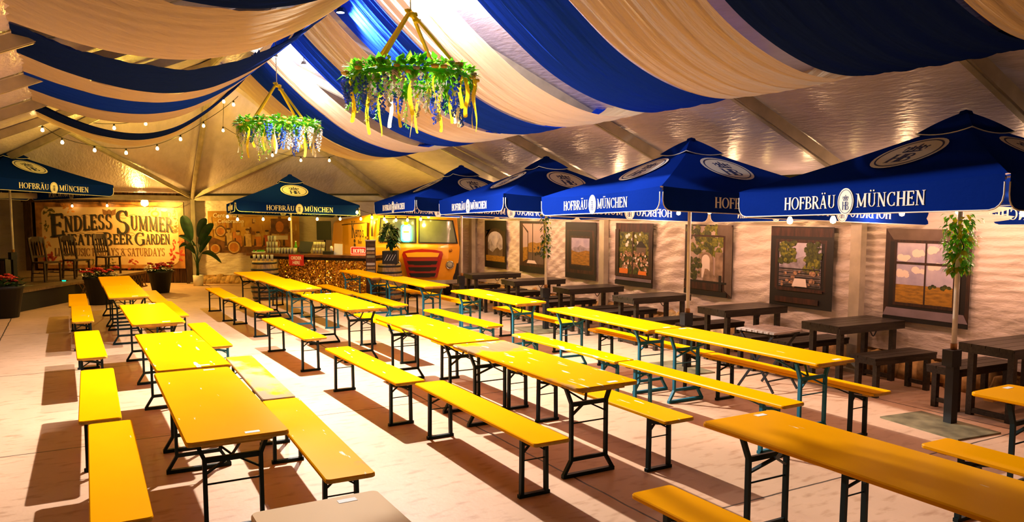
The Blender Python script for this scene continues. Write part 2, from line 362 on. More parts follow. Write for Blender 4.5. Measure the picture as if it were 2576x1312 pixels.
def caps(mb, s, x, y, h, fn, t0, t1, mi=0, sp=.06, sx=1.0, warp=None):
    """serif capitals starting at (x, y), h high; fn maps (x, y, t) to space; warp bends (x, y)"""
    def put(poly):
        poly = [(x + px * h * sx, y + py * h) for px, py in poly]
        if warp: poly = [warp(*p) for p in poly]
        mb.prism(poly, t0, t1, fn, mi)
    cx = 0.0
    for c in s:
        w, st, sf = G[c]
        for k in st:
            if k[0] == 'l':
                _, x0, y0, x1, y1, wt = k
                dx, dy = x1 - x0, y1 - y0; ln = math.hypot(dx, dy); nx, ny = -dy / ln * wt / 2, dx / ln * wt / 2
                if abs(dx) > .1 and abs(dy) > .1: nx, ny = (wt / 2 * ln / abs(dy)) * (1 if nx > 0 else -1) * .9, 0
                put([(cx + x0 - nx, y0 - ny), (cx + x1 - nx, y1 - ny), (cx + x1 + nx, y1 + ny), (cx + x0 + nx, y0 + ny)])
            elif k[0] == 'a':
                _, ax, ay, rx, ry, a0, a1, wt = k; n = max(6, int((a1 - a0) / 18))
                for i in range(n):
                    A, B = R(a0 + (a1 - a0) * i / n), R(a0 + (a1 - a0) * (i + 1) / n); q = []
                    for a, e in ((A, -.5), (A, .5), (B, .5), (B, -.5)):
                        ww = wt * (.55 + .6 * abs(math.cos(a))) * e
                        q.append((cx + ax + (rx + ww) * math.cos(a), ay + (ry + ww * .6) * math.sin(a)))
                    put(q)
            else: put([(cx + px, py) for px, py in ell(k[1], k[2], .065, .065, 10)])
        for qx, qy in sf:
            d = .035 if qy < .5 else -.035
            put([(cx + qx - .15, qy), (cx + qx + .15, qy), (cx + qx + .1, qy + d), (cx + qx - .1, qy + d)] if d > 0 else [(cx + qx - .1, qy + d), (cx + qx + .1, qy + d), (cx + qx + .15, qy), (cx + qx - .15, qy)])
        cx += (w + sp)
    return cx * h * sx
FONT_CACHE = {}
def plain(mb, s, x, y, h, fn, t, mi=0, bold=0.0, sx=1.0, align='LEFT', shear=0.0):
    """plain lettering from the built-in typeface, laid flat on a surface"""
    key = (s, bold, shear)
    if key not in FONT_CACHE:
        cu = bpy.data.curves.new('lettering', 'FONT'); cu.body = s; cu.size = 1.0; cu.offset = bold; cu.shear = shear; cu.resolution_u = 3
        ob = bpy.data.objects.new('lettering', cu); COL.objects.link(ob)
        bpy.context.view_layer.update()
        me = ob.evaluated_get(bpy.context.evaluated_depsgraph_get()).to_mesh()
        FONT_CACHE[key] = ([tuple(v.co) for v in me.vertices], [tuple(p.vertices) for p in me.polygons])
        ob.evaluated_get(bpy.context.evaluated_depsgraph_get()).to_mesh_clear()
        bpy.data.objects.remove(ob); bpy.data.curves.remove(cu)
    V, F = FONT_CACHE[key]; k = h / .70
    w = max(v[0] for v in V) * k * sx
    ox = x - (w / 2 if align == 'CENTER' else 0)
    mb.add([fn(ox + v[0] * k * sx, y + v[1] * k, t) for v in V], F, mi)
    return w
def crown(mb, cx, cy, w, fn, t0, t1, mi):
    """a small royal crown: band, arches, pearls and an orb"""
    h = w * .62
    mb.prism([(cx - w * .36, cy), (cx + w * .36, cy), (cx + w * .40, cy + h * .16), (cx - w * .40, cy + h * .16)], t0, t1, fn, mi)
    for k, (dx, rx) in enumerate(((-.27, .15), (-.09, .10), (.09, .10), (.27, .15))):
        ring(mb, cx + dx * w, cy + h * .42, rx * w, h * .26, w * .055, t0, t1, fn, mi, 10, -20, 200)
    for dx in (-.42, -.2, 0, .2, .42): mb.prism(ell(cx + dx * w, cy + h * (.72 if abs(dx) > .3 else .82), w * .05, w * .05, 8), t0, t1, fn, mi)
    for dx in (-.27, 0, .27): mb.prism([(cx + (dx - .03) * w, cy + h * .1), (cx + (dx + .03) * w, cy + h * .1), (cx + (dx * .7 + .03) * w, cy + h * .72), (cx + (dx * .7 - .03) * w, cy + h * .72)], t0, t1, fn, mi)
    mb.prism(ell(cx, cy + h * .96, w * .06, w * .06, 8), t0, t1, fn, mi)
    mb.prism([(cx - w * .02, cy + h * .95), (cx + w * .02, cy + h * .95), (cx + w * .02, cy + h * 1.15), (cx - w * .02, cy + h * 1.15)], t0, t1, fn, mi)
def crest(mb, cx, cy, rx, ry, fn, t0, dt, both=False):
    """white roundel, blue ring, crown over the two joined letters; materials 0 white, 1 blue"""
    if both: mb.prism(ell(cx, cy, rx, ry, 36), -t0, t0, fn, 0)
    else: mb.prism(ell(cx, cy, rx, ry, 36), 0, t0, fn, 0)
    for sgn in ((1, -1) if both else (1,)):
        a, b = sgn * (t0 - .0002), sgn * (t0 + dt)
        if sgn < 0: a, b = b, a
        ring(mb, cx, cy, rx * .87, ry * .87, min(rx, ry) * .045, a, b, fn, 1, 36)
        crown(mb, cx, cy + ry * .08, rx * .80, fn, a, b, 1)
        hh = ry * .62; k = min(1.0, rx / ry * 1.0)
        w = (G['H'][0] + G['B'][0] - .16) * hh * k
        caps(mb, 'H', cx - w / 2, cy - ry * .62, hh, fn, a, b, 1, sx=k)
        caps(mb, 'B', cx - w / 2 + (G['H'][0] - .16) * hh * k, cy - ry * .62, hh, fn, a, b, 1, sx=k)
# ------------------------------------------------------------------ the setting
RX, RZ = 2.75, 5.2            # ridge
EZ = 2.55                     # eaves
XR, XL = 8.95, -3.35
def roof_z(x): return EZ + (RZ - EZ) * ((XR - x) / (XR - RX) if x > RX else (x - XL) / (RX - XL))
K = (RX, 17.2, RZ); PM = (3.15, 24.1, EZ); PN = (8.1, 21.4, EZ); PA = (-2.6, 21.4, EZ); PL = (XL, 17.2, EZ); PB = (XR, 17.4, EZ)
Y0 = -3.0
mb = MB(); mb.grid(lambda u, v: (-18 + 32 * u, Y0 - 4 + 38 * v, 0), 8, 8, smooth=False)
structure(mb.build('floor', M['floor']))
# roof skin: two slopes and three end panels, each bay sagging slightly between its rafters
RAF = [-3.0, -1.2, 1.25, 3.95, 6.6, 9.35, 12.0, 14.7, 17.4]
mb = MB()
for a, b in zip(RAF[:-1], RAF[1:]):
    for side in (1, -1):
        xe = XR if side > 0 else XL
        def f(u, v, a=a, b=b, xe=xe):
            x = RX + (xe - RX) * u; y = a + (b - a) * v
            return (x, y, roof_z(x) + .05 - .05 * math.sin(PI * u) * math.sin(PI * v))
        mb.grid(f, 10, 8)
def tri(A, B, C):
    A, B, C = Vector(A), Vector(B), Vector(C)
    def f(u, v):
        p = A * (1 - u) + (B * (1 - v) + C * v) * u
        return p + Vector((0, 0, .05 - .06 * math.sin(PI * u) * math.sin(PI * v)))
    mb.grid(f, 10, 8)
tri(K, PB, PN); tri(K, PN, PM); tri(K, PM, PA); tri(K, PA, PL)
structure(mb.build('ceiling', M['roof']))
def beam(name, p, q, w=.10, h=.14):
    b = MB(); b.bar(p, q, w, h); b.bar(Vector(p) - Vector((0, 0, h / 2 + .008)), Vector(q) - Vector((0, 0, h / 2 + .008)), w * .45, .016)
    return structure(b.build(name, M['frame']))
n = 1
for y in RAF:
    for xe in (XR, XL):
        beam('trim_%d' % n, (RX, y, RZ - .06), (xe, y, EZ - .06)); n += 1
beam('trim_%d' % n, (RX, Y0, RZ - .08), (RX, 17.4, RZ - .08)); n += 1
for q in (PN, PM, PA): beam('trim_%d' % n, (K[0], K[1], K[2] - .07), (q[0], q[1], q[2] - .06)); n += 1
mid = lambda a, b, t=.5: tuple(a[i] + (b[i] - a[i]) * t for i in range(3))
for q in (PA, PN): p = mid(K, q); beam('trim_%d' % n, (PM[0], PM[1], EZ - .06), (p[0], p[1], p[2] - .07), .07, .09); n += 1
for p, q in ((PL, PA), (PA, PM), (PM, PN), (PN, PB), ((XR, Y0, EZ), PB), ((XL, Y0, EZ), PL)):
    beam('trim_%d' % n, (p[0], p[1], EZ - .08), (q[0], q[1], EZ - .08), .08, .12); n += 1
def post(name, x, y, w=.11):
    b = MB(); b.bar((x, y, 0), (x, y, EZ - .1), w, w * 1.4); b.box((x, y, .02), (.26, .26, .04))
    return structure(b.build(name, M['frame']))
for (x, y) in [(XR - .09, 17.5), (XR - .09, 11.95), (XR - .09, 6.46), (XR - .09, 1.25), (PM[0], PM[1]), (PN[0], PN[1])]:
    post('trim_%d' % n, x, y); n += 1
# canvas walls
def wrinkle(s, z, bay):
    w = .014 * math.sin(9 * s + 3.1 * z + 1.7 * math.sin(2.1 * z + s)) + .008 * math.sin(17 * z - 6 * s + 2 * math.sin(3 * s)) + .012 * math.sin(3.3 * s - 5.5 * z)
    w += .009 * math.sin(31 * z + 13 * s + 2.5 * math.sin(4 * s + z))
    if bay: w = w * .4 + .016 * math.sin(2 * PI * z / .115 + .9 * math.sin(1.3 * s) + .4 * math.sin(4 * s)) * min(1, max(0, z - .35))
    return w
mb = MB()
for a, b in ((Y0, 6.46), (6.46, 11.95), (11.95, 17.4)):
    mb.grid(lambda u, v, a=a, b=b: (XR + .02 + wrinkle(a + (b - a) * u, EZ * v, b < 7), a + (b - a) * u, .33 + (EZ - .33) * v), int((b - a) * 24), 72)
structure(mb.build('wall_right', M['canvas']))
mb = MB()
for k in range(160):
    y = Y0 + 20.3 * k / 159
    mb.lathe([(0, .17), (.09, .15), (.14, .05), (.15, -.02)], (XR + .04 + rnd.uniform(-.03, .05), y, rnd.uniform(0, .1)), 7, M=Matrix.Diagonal((.8, 1.0, rnd.uniform(1.2, 1.9))))
mb.bar((XR + .12, Y0, .18), (XR + .12, 17.4, .18), .12, .36)
structure(mb.build('baseboard_right', M['terra']))
def canvas(name, p, q, m, z0=.0):
    b = MB(); p, q = Vector(p), Vector(q); L = (q - p).length; nrm = Vector((-(q - p).y, (q - p).x, 0)).normalized()
    b.grid(lambda u, v: (p + (q - p) * u + nrm * wrinkle(L * u, EZ * v, 0) * .7 + Vector((0, 0, z0 + (EZ - z0) * v))), int(L * 14), 40)
    return structure(b.build(name, m))
canvas('wall_back', (3.15, 24.25, 0), (8.15, 21.5, 0), M['canvas'], .2)
canvas('wall_end', (8.15, 21.5, 0), (9.0, 17.4, 0), M['canvas'])
canvas('wall_left', (XL, 17.2, 0), (XL, Y0, 0), M['canvas'])
mb = MB()
for k in range(40):
    t = k / 39; mb.lathe([(0, .16), (.09, .14), (.15, .04), (.16, -.02)], (3.3 + 4.8 * t, 24.0 - 2.62 * t, rnd.uniform(-.02, .05)), 7, M=Matrix.Diagonal((1.1, .8, rnd.uniform(1, 1.6))))
mb.bar((3.2, 24.2, .12), (8.1, 21.5, .12), .14, .24)
structure(mb.build('baseboard_back', M['terra']))
# the open barn behind the stage: canvas strip, timber wall, posts and roof beam
mb = MB()
mb.grid(lambda u, v: Vector(bk(-17.5 + 3.3 * u, 22.75 + .7 * wrinkle(3 * u, EZ * v, 0), EZ * v)), 40, 40)
structure(mb.build('wall_stage_side', M['canvas']))
mb = MB()
mb.box(bk(-11.7, 22.75, 1.35), (5.1, .08, 2.7), rz=BRZ)
for k in range(26): mb.box(bk(-14.15 + k * .195, 22.69, 1.35), (.175, .04, 2.7), rz=BRZ)
structure(mb.build('wall_stage', M['barn']))
for q, w in ((-13.98, .22), (-9.36, .18)):
    b = MB(); b.box(bk(q, 22.5, 1.25), (w, .2, 2.5), rz=BRZ)
    structure(b.build('trim_%d' % n, M['brown'])); n += 1
b = MB(); b.box(bk(-11.7, 22.5, 2.43), (4.9, .18, .16), rz=BRZ)
b.bar(bk(-11.2, 22.5, 1.95), bk(-9.4, 22.5, 2.42), .08, .10); b.bar(bk(-9.5, 22.5, 1.95), bk(-10.6, 22.5, 2.42), .08, .10)
structure(b.build('trim_%d' % n, M['brown'])); n += 1

# ------------------------------------------------------------------ folding beer tables and benches
def ordinal(k): return ('first', 'second', 'third', 'fourth', 'fifth', 'sixth', 'seventh')[k]
def leg_pts(top_x, mid_x, foot_x, zt, zk, zf, y): return [(top_x, y, zt), (mid_x, y, zk), (mid_x, y, zf), (foot_x, y, .02)]
MESH = {}
def table(name, W, top, legm, label, loc, rz, group, stickers=(1,), L=2.2):
    t = thing(name, label, 'table', loc, rz, group)
    key = ('top', round(W, 2))
    def mesh(key, fn):
        if key not in MESH: MESH[key] = fn()
        return MESH[key]
    def part(nm, key, fn, m):
        if key not in MESH:
            o = fn().build(nm, [m, M['edge']], t); MESH[key] = o.data
        else:
            me = MESH[key]
            o = link(bpy.data.objects.new(nm, me), t)
        if o.data.materials[0] != m:
            if (key, m.name) not in MESH:
                me = o.data.copy(); me.materials[0] = m; MESH[(key, m.name)] = me
            o.data = MESH[(key, m.name)]
        return o
    def board():
        b = MB(); P = rrect(W, L, .035, 4); P2 = rrect(W - .012, L - .012, .03, 4)
        n = len(P); V = [(x, y, .742) for x, y in P2] + [(x, y, .748) for x, y in P] + [(x, y, .764) for x, y in P] + [(x, y, .772) for x, y in P2]
        F = [tuple(reversed(range(n))), tuple(range(3 * n, 4 * n))]
        for r in range(3):
            for k in range(n): F.append((r * n + k, r * n + (k + 1) % n, (r + 1) * n + (k + 1) % n, (r + 1) * n + k))
        b.add(V, F)
        for i, f in enumerate(b.f):
            if 4 == len(f) and i >= 2 and (i - 2) // n < 2 and all(abs(b.v[q][1]) > L / 2 - .02 for q in f): b.m[i] = 1
        return b
    part('tabletop', key, board, top)
    for s in (-1, 1):
        y = s * .84
        part('batten', ('bat', s), lambda: MB().box((0, s * 1.0, .728), (.40, .07, .028)), M['edge'])
        for e in (-1, 1):
            part('leg', ('tleg', s, e), lambda: MB().polybar(leg_pts(e * .225, e * .165, e * .235, .735, .585, .135, y), .032, .024), legm)
        part('foot_bar', ('tfb', s), lambda: MB().bar((-.245, y, .016), (.245, y, .016), .036, .03), legm)
        part('crossbar', ('tcb', s), lambda: MB().bar((-.165, y, .58), (.165, y, .58), .02, .034), legm)
        part('stretcher', ('tst', s), lambda: MB().bar((-.165, y, .14), (.165, y, .14), .02, .03), legm)
        part('tie_rod', ('trd', s), lambda: MB().tube([(-.165, y, .43), (.165, y, .43)], .006, 6), legm)
        part('brace', ('tbr', s), lambda: MB().polybar([(-.155, y, .50), (.0, y - s * .05, .575), (.20, y - s * .30, .735)], .026, .012), legm)
        part('brace', ('tbr2', s), lambda: MB().polybar([(.155, y, .50), (.0, y - s * .07, .58), (-.20, y - s * .30, .735)], .026, .012), legm)
    for s in stickers:
        part('sticker', ('stk', s, round(W, 2)), lambda: MB().box((.02 * s + W * .18, s * 1.03, .7728), (.085, .04, .0012)), M['paper'])
    return t
def bench(name, W, top, legm, label, loc, rz, group, L=2.2):
    t = thing(name, label, 'bench', loc, rz, group)
    def part(nm, key, fn, m):
        if key not in MESH:
            o = fn().build(nm, [m, M['edge']], t); MESH[key] = o.data
        else: o = link(bpy.data.objects.new(nm, MESH[key]), t)
        if o.data.materials[0] != m:
            if (key, m.name) not in MESH:
                me = o.data.copy(); me.materials[0] = m; MESH[(key, m.name)] = me
            o.data = MESH[(key, m.name)]
        return o
    def board():
        b = MB(); P = rrect(W, L, .03, 4); P2 = rrect(W - .012, L - .012, .025, 4)
        n = len(P); V = [(x, y, .446) for x, y in P2] + [(x, y, .451) for x, y in P] + [(x, y, .468) for x, y in P] + [(x, y, .475) for x, y in P2]
        F = [tuple(reversed(range(n))), tuple(range(3 * n, 4 * n))]
        for r in range(3):
            for k in range(n): F.append((r * n + k, r * n + (k + 1) % n, (r + 1) * n + (k + 1) % n, (r + 1) * n + k))
        b.add(V, F)
        for i, f in enumerate(b.f):
            if 4 == len(f) and i >= 2 and (i - 2) // n < 2 and all(abs(b.v[q][1]) > L / 2 - .02 for q in f): b.m[i] = 1
        return b
    part('seat', ('seat', round(W, 2)), board, top)
    for s in (-1, 1):
        y = s * .84
        part('batten', ('bbat', s), lambda: MB().box((0, s * .98, .435), (.19, .06, .022)), M['edge'])
        for e in (-1, 1):
            part('leg', ('bleg', s, e), lambda: MB().bar((e * .10, y, .445), (e * .105, y, .012), .026, .036), legm)
        part('foot_bar', ('bfb', s), lambda: MB().bar((-.13, y, .014), (.13, y, .014), .036, .026), legm)
        part('crossbar', ('bcb', s), lambda: MB().bar((-.10, y, .405), (.10, y, .36), .012, .026), legm)
        part('tie_rod', ('brd', s), lambda: MB().tube([(-.10, y, .275), (.10, y, .275)], .005, 6), legm)
        part('brace', ('bbr', s), lambda: MB().polybar([(-.095, y, .33), (.0, y - s * .04, .385), (.08, y - s * .22, .44)], .02, .01), legm)
        part('brace', ('bbr2', s), lambda: MB().polybar([(.095, y, .33), (.0, y - s * .06, .385), (-.08, y - s * .22, .44)], .02, .01), legm)
    return t
Y_, YS, YB, YD, WB, WR = M['yellow'], M['yellow_scuffed'], M['yellow_bare'], M['orange'], M['wood_bare'], M['wood_remnant']
LG, LB = M['leg'], M['leg_lit']
ROW = {'L': 'row beside the stage', 'M': 'middle row', 'R': 'row beside the black picnic tables'}
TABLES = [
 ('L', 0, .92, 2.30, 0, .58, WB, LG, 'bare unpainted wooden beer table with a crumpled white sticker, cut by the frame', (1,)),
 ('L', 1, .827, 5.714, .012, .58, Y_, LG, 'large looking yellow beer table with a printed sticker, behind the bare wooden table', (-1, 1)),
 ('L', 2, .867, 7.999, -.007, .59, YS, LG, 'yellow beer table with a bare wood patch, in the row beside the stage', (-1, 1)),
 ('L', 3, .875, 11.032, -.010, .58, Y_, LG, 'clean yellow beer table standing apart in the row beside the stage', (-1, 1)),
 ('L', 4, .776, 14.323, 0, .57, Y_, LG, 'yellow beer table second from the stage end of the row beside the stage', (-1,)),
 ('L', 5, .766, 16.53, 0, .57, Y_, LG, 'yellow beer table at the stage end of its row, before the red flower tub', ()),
 ('M', 0, 3.678, 2.420, .01, .62, YD, LG, 'long shade-tinted yellow beer table cut by the frame edge, in the middle row', (1,)),
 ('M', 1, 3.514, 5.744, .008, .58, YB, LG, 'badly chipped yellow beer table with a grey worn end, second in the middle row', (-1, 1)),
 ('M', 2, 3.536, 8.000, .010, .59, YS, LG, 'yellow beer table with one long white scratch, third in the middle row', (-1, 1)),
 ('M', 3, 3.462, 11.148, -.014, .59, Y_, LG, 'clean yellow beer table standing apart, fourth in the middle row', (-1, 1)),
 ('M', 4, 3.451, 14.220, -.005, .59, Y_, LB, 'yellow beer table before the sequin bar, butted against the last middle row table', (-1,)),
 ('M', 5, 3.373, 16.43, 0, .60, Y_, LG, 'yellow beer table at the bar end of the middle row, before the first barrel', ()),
 ('R', 0, 5.908, 2.053, 0, .52, YD, LG, 'shade-tinted yellow beer table beside the ivy umbrella pole, only its end showing', (1,)),
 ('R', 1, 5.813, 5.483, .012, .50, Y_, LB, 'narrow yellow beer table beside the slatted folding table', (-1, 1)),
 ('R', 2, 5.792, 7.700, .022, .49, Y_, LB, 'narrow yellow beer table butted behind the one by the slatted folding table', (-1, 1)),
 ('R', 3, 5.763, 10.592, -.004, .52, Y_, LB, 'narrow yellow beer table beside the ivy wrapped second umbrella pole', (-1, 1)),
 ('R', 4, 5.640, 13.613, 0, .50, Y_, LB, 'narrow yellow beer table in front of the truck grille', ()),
 ('R', 5, 5.46, 15.86, 0, .46, YD, LB, 'narrow shade-tinted yellow beer table end beside the sequin bar front and menu rack', ()),
]
for c, r, x, y, yaw, W, top, lg, lab, stk in TABLES:
    table('beer_table', W, top, lg, lab, (x, y, 0), -yaw, 'beer tables in the ' + ROW[c], stk)
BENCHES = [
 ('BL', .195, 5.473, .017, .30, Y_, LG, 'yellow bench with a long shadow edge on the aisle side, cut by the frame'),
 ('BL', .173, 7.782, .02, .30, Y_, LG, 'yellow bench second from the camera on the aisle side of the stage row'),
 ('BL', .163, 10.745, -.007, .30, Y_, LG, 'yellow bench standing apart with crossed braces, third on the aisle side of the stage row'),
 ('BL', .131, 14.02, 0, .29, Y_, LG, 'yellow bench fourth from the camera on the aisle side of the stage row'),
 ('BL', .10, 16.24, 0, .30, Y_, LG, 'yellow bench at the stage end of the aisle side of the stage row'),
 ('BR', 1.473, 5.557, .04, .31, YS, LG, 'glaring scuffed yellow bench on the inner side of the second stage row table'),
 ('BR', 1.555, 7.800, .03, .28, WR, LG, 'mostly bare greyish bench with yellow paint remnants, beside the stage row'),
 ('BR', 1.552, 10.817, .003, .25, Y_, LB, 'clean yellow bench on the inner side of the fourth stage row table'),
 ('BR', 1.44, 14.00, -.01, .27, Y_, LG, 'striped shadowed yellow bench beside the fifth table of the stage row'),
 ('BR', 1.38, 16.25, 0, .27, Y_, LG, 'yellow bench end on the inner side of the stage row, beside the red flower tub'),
 ('ML', 2.868, 2.294, .003, .30, YD, LG, 'shade-tinted yellow bench cut by the frame edge, beside the long shade-tinted table'),
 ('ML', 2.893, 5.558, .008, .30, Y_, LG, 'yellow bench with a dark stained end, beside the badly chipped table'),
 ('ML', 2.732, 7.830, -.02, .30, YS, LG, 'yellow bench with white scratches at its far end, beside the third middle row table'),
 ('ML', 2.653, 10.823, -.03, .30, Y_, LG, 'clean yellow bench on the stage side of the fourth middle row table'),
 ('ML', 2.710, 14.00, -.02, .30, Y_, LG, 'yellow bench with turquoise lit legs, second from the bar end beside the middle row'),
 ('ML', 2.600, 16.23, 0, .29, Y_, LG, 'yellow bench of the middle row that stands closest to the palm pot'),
 ('MR', 4.30, 2.25, .0, .27, YD, LG, 'shade-tinted yellow bench mostly hidden under the far side of the long shade-tinted table'),
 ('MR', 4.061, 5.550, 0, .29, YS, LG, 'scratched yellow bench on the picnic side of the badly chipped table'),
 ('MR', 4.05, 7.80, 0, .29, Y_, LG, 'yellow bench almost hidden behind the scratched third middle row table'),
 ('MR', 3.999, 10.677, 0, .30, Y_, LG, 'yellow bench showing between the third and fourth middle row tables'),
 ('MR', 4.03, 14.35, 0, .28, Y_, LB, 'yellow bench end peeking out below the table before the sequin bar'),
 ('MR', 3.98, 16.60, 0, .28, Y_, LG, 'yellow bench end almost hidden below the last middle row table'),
 ('RL', 5.196, 2.045, .02, .31, YD, LG, 'shade-tinted yellow bench beside the shade-tinted table by the ivy umbrella pole'),
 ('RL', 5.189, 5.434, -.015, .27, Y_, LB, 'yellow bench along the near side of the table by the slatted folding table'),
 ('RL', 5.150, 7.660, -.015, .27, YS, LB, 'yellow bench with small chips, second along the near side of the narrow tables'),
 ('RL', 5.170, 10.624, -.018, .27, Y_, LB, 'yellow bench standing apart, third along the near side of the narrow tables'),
 ('RL', 4.931, 13.56, .004, .29, YD, LB, 'shade-tinted yellow bench nearer end of the pair before the sequin bar'),
 ('RL', 4.830, 15.79, 0, .26, YD, LB, 'shade-tinted yellow bench farther end of the pair before the sequin bar'),
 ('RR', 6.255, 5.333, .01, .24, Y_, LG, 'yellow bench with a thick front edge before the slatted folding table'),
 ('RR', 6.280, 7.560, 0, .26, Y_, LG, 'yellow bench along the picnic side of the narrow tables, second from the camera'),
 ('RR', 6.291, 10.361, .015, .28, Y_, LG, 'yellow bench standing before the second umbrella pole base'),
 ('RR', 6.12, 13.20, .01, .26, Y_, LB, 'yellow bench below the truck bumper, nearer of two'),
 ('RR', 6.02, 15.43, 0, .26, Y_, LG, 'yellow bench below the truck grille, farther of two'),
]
GRP = {'BL': 'benches on the aisle side of the stage row', 'BR': 'benches on the inner side of the stage row', 'ML': 'benches on the stage side of the middle row', 'MR': 'benches on the picnic side of the middle row', 'RL': 'benches on the near side of the narrow tables', 'RR': 'benches on the picnic side of the narrow tables'}
for c, x, y, yaw, W, top, lg, lab in BENCHES:
    bench('beer_bench', W, top, lg, lab, (x, y, 0), -yaw, GRP[c])

# ------------------------------------------------------------------ black picnic tables with their benches
def plank_top(b, Lx, Ly, z, nb, th):
    w = Ly / nb
    for k in range(nb): b.box((0, -Ly / 2 + w * (k + .5), z - th / 2), (Lx, w - .008, th))
def picnic_table():
    t = thing('picnic_table', '', 'table')
    b = MB(); plank_top(b, 1.16, .56, .75, 4, .03); b.build('slatted_top', M['blackwood'], t)
    b = MB()
    for s in (-1, 1): b.box((0, s * .27, .695), (1.14, .025, .08)); b.box((s * .56, 0, .695), (.025, .515, .08))
    b.build('apron_frame', M['blackwood'], t)
    for sx in (-1, 1):
        for sy in (-1, 1): MB().box((sx * .46, sy * .20, .36), (.06, .06, .72)).build('leg', M['blackwood'], t)
        MB().box((sx * .46, 0, .05), (.05, .38, .05)).build('stretcher', M['blackwood'], t)
    b = MB(); b.polybar([(-.05, -.285, .66), (-.02, -.285, .615), (.0, -.285, .60), (.02, -.285, .615), (.05, -.285, .66)], .012, .008, side=(0, 1, 0)); b.build('hook', M['black'], t)
    return t
def picnic_bench():
    t = thing('picnic_bench', '', 'bench')
    b = MB(); plank_top(b, 1.02, .36, .455, 3, .03); b.build('slatted_seat', M['blackwood'], t)
    b = MB()
    for s in (-1, 1): b.box((0, s * .165, .405), (1.0, .022, .06)); b.box((s * .49, 0, .405), (.022, .31, .06))
    b.build('apron_frame', M['blackwood'], t)
    for sx in (-1, 1):
        for sy in (-1, 1): MB().box((sx * .42, sy * .12, .2125), (.055, .055, .425)).build('leg', M['blackwood'], t)
        MB().box((sx * .42, 0, .08), (.04, .2, .045)).build('stretcher', M['blackwood'], t)
    return t
WHERE = ['under the field view print', 'below the terrace view print', 'below the garden archway print', 'below the busy beer garden print', 'below the mountain plain print', 'below the open casement print', 'below the round arched valley print']
PT = [(8.43, 4.22, -.06), (8.29, 6.07, -.05), (8.22, 7.80, -.05), (8.09, 9.61, -.03), (8.02, 11.26, -.04), (7.95, 13.03, -.04), (7.94, 14.76, -.05)]
pt0, pb0 = picnic_table(), picnic_bench()
first = True
for k, (x, y, rz) in enumerate(PT):
    o = pt0 if first else copy_tree(pt0)
    o.location = (x, y, 0); o.rotation_euler = (0, 0, rz)
    tag(o, 'black slatted picnic table ' + (WHERE[k] if k else 'beside the umbrella pole with the ivy, cut off at one end'), 'table', 'black picnic tables along the canvas wall')
    for dy, dx, side in ((.58, -.05, 'truck'), (-.60, -.08, 'open')):
        if k == 0 and dy < 0: continue
        if k == 0: dy, dx = .46, -.03
        if k == 6 and dy > 0: dy = .62
        c = pb0 if first else copy_tree(pb0); first = False
        c.location = (x + dx, y + dy, 0); c.rotation_euler = (0, 0, rz * (1 if dy > 0 else 1.6))
        where = WHERE[k] if k else 'by the ivy pole'
        tag(c, 'black bench on the %s side of the picnic table %s' % ('far' if dy > 0 else 'near', where), 'bench', 'black picnic benches along the canvas wall')
# folding slatted table
t = thing('folding_table', 'small folding table with pale worn slats and crossed metal legs', 'table', (7.10, 6.32, 0), .08)
b = MB()
for k in range(7): b.box((0, -.235 + k * .078, .70), (.52, .062, .022))
b.build('slatted_top', mat('grey_slats', (.42, .33, .27), .45, var=.4, vscale=8, stretch=(.4, 5, 1)), t)
for s in (-1, 1): MB().bar((s * .2, -.27, .675), (s * .2, .27, .675), .02, .03).build('rail', M['black'], t)
for s in (-1, 1):
    for e in (-1, 1): MB().bar((s * .22, e * .23, .675), (s * .22 - 0, -e * .25, .01), .018, .024).build('leg', M['black'], t)
for e in (-1, 1): MB().bar((-.22, e * .17, .135), (.22, e * .17, .135), .014).build('stretcher', M['black'], t)

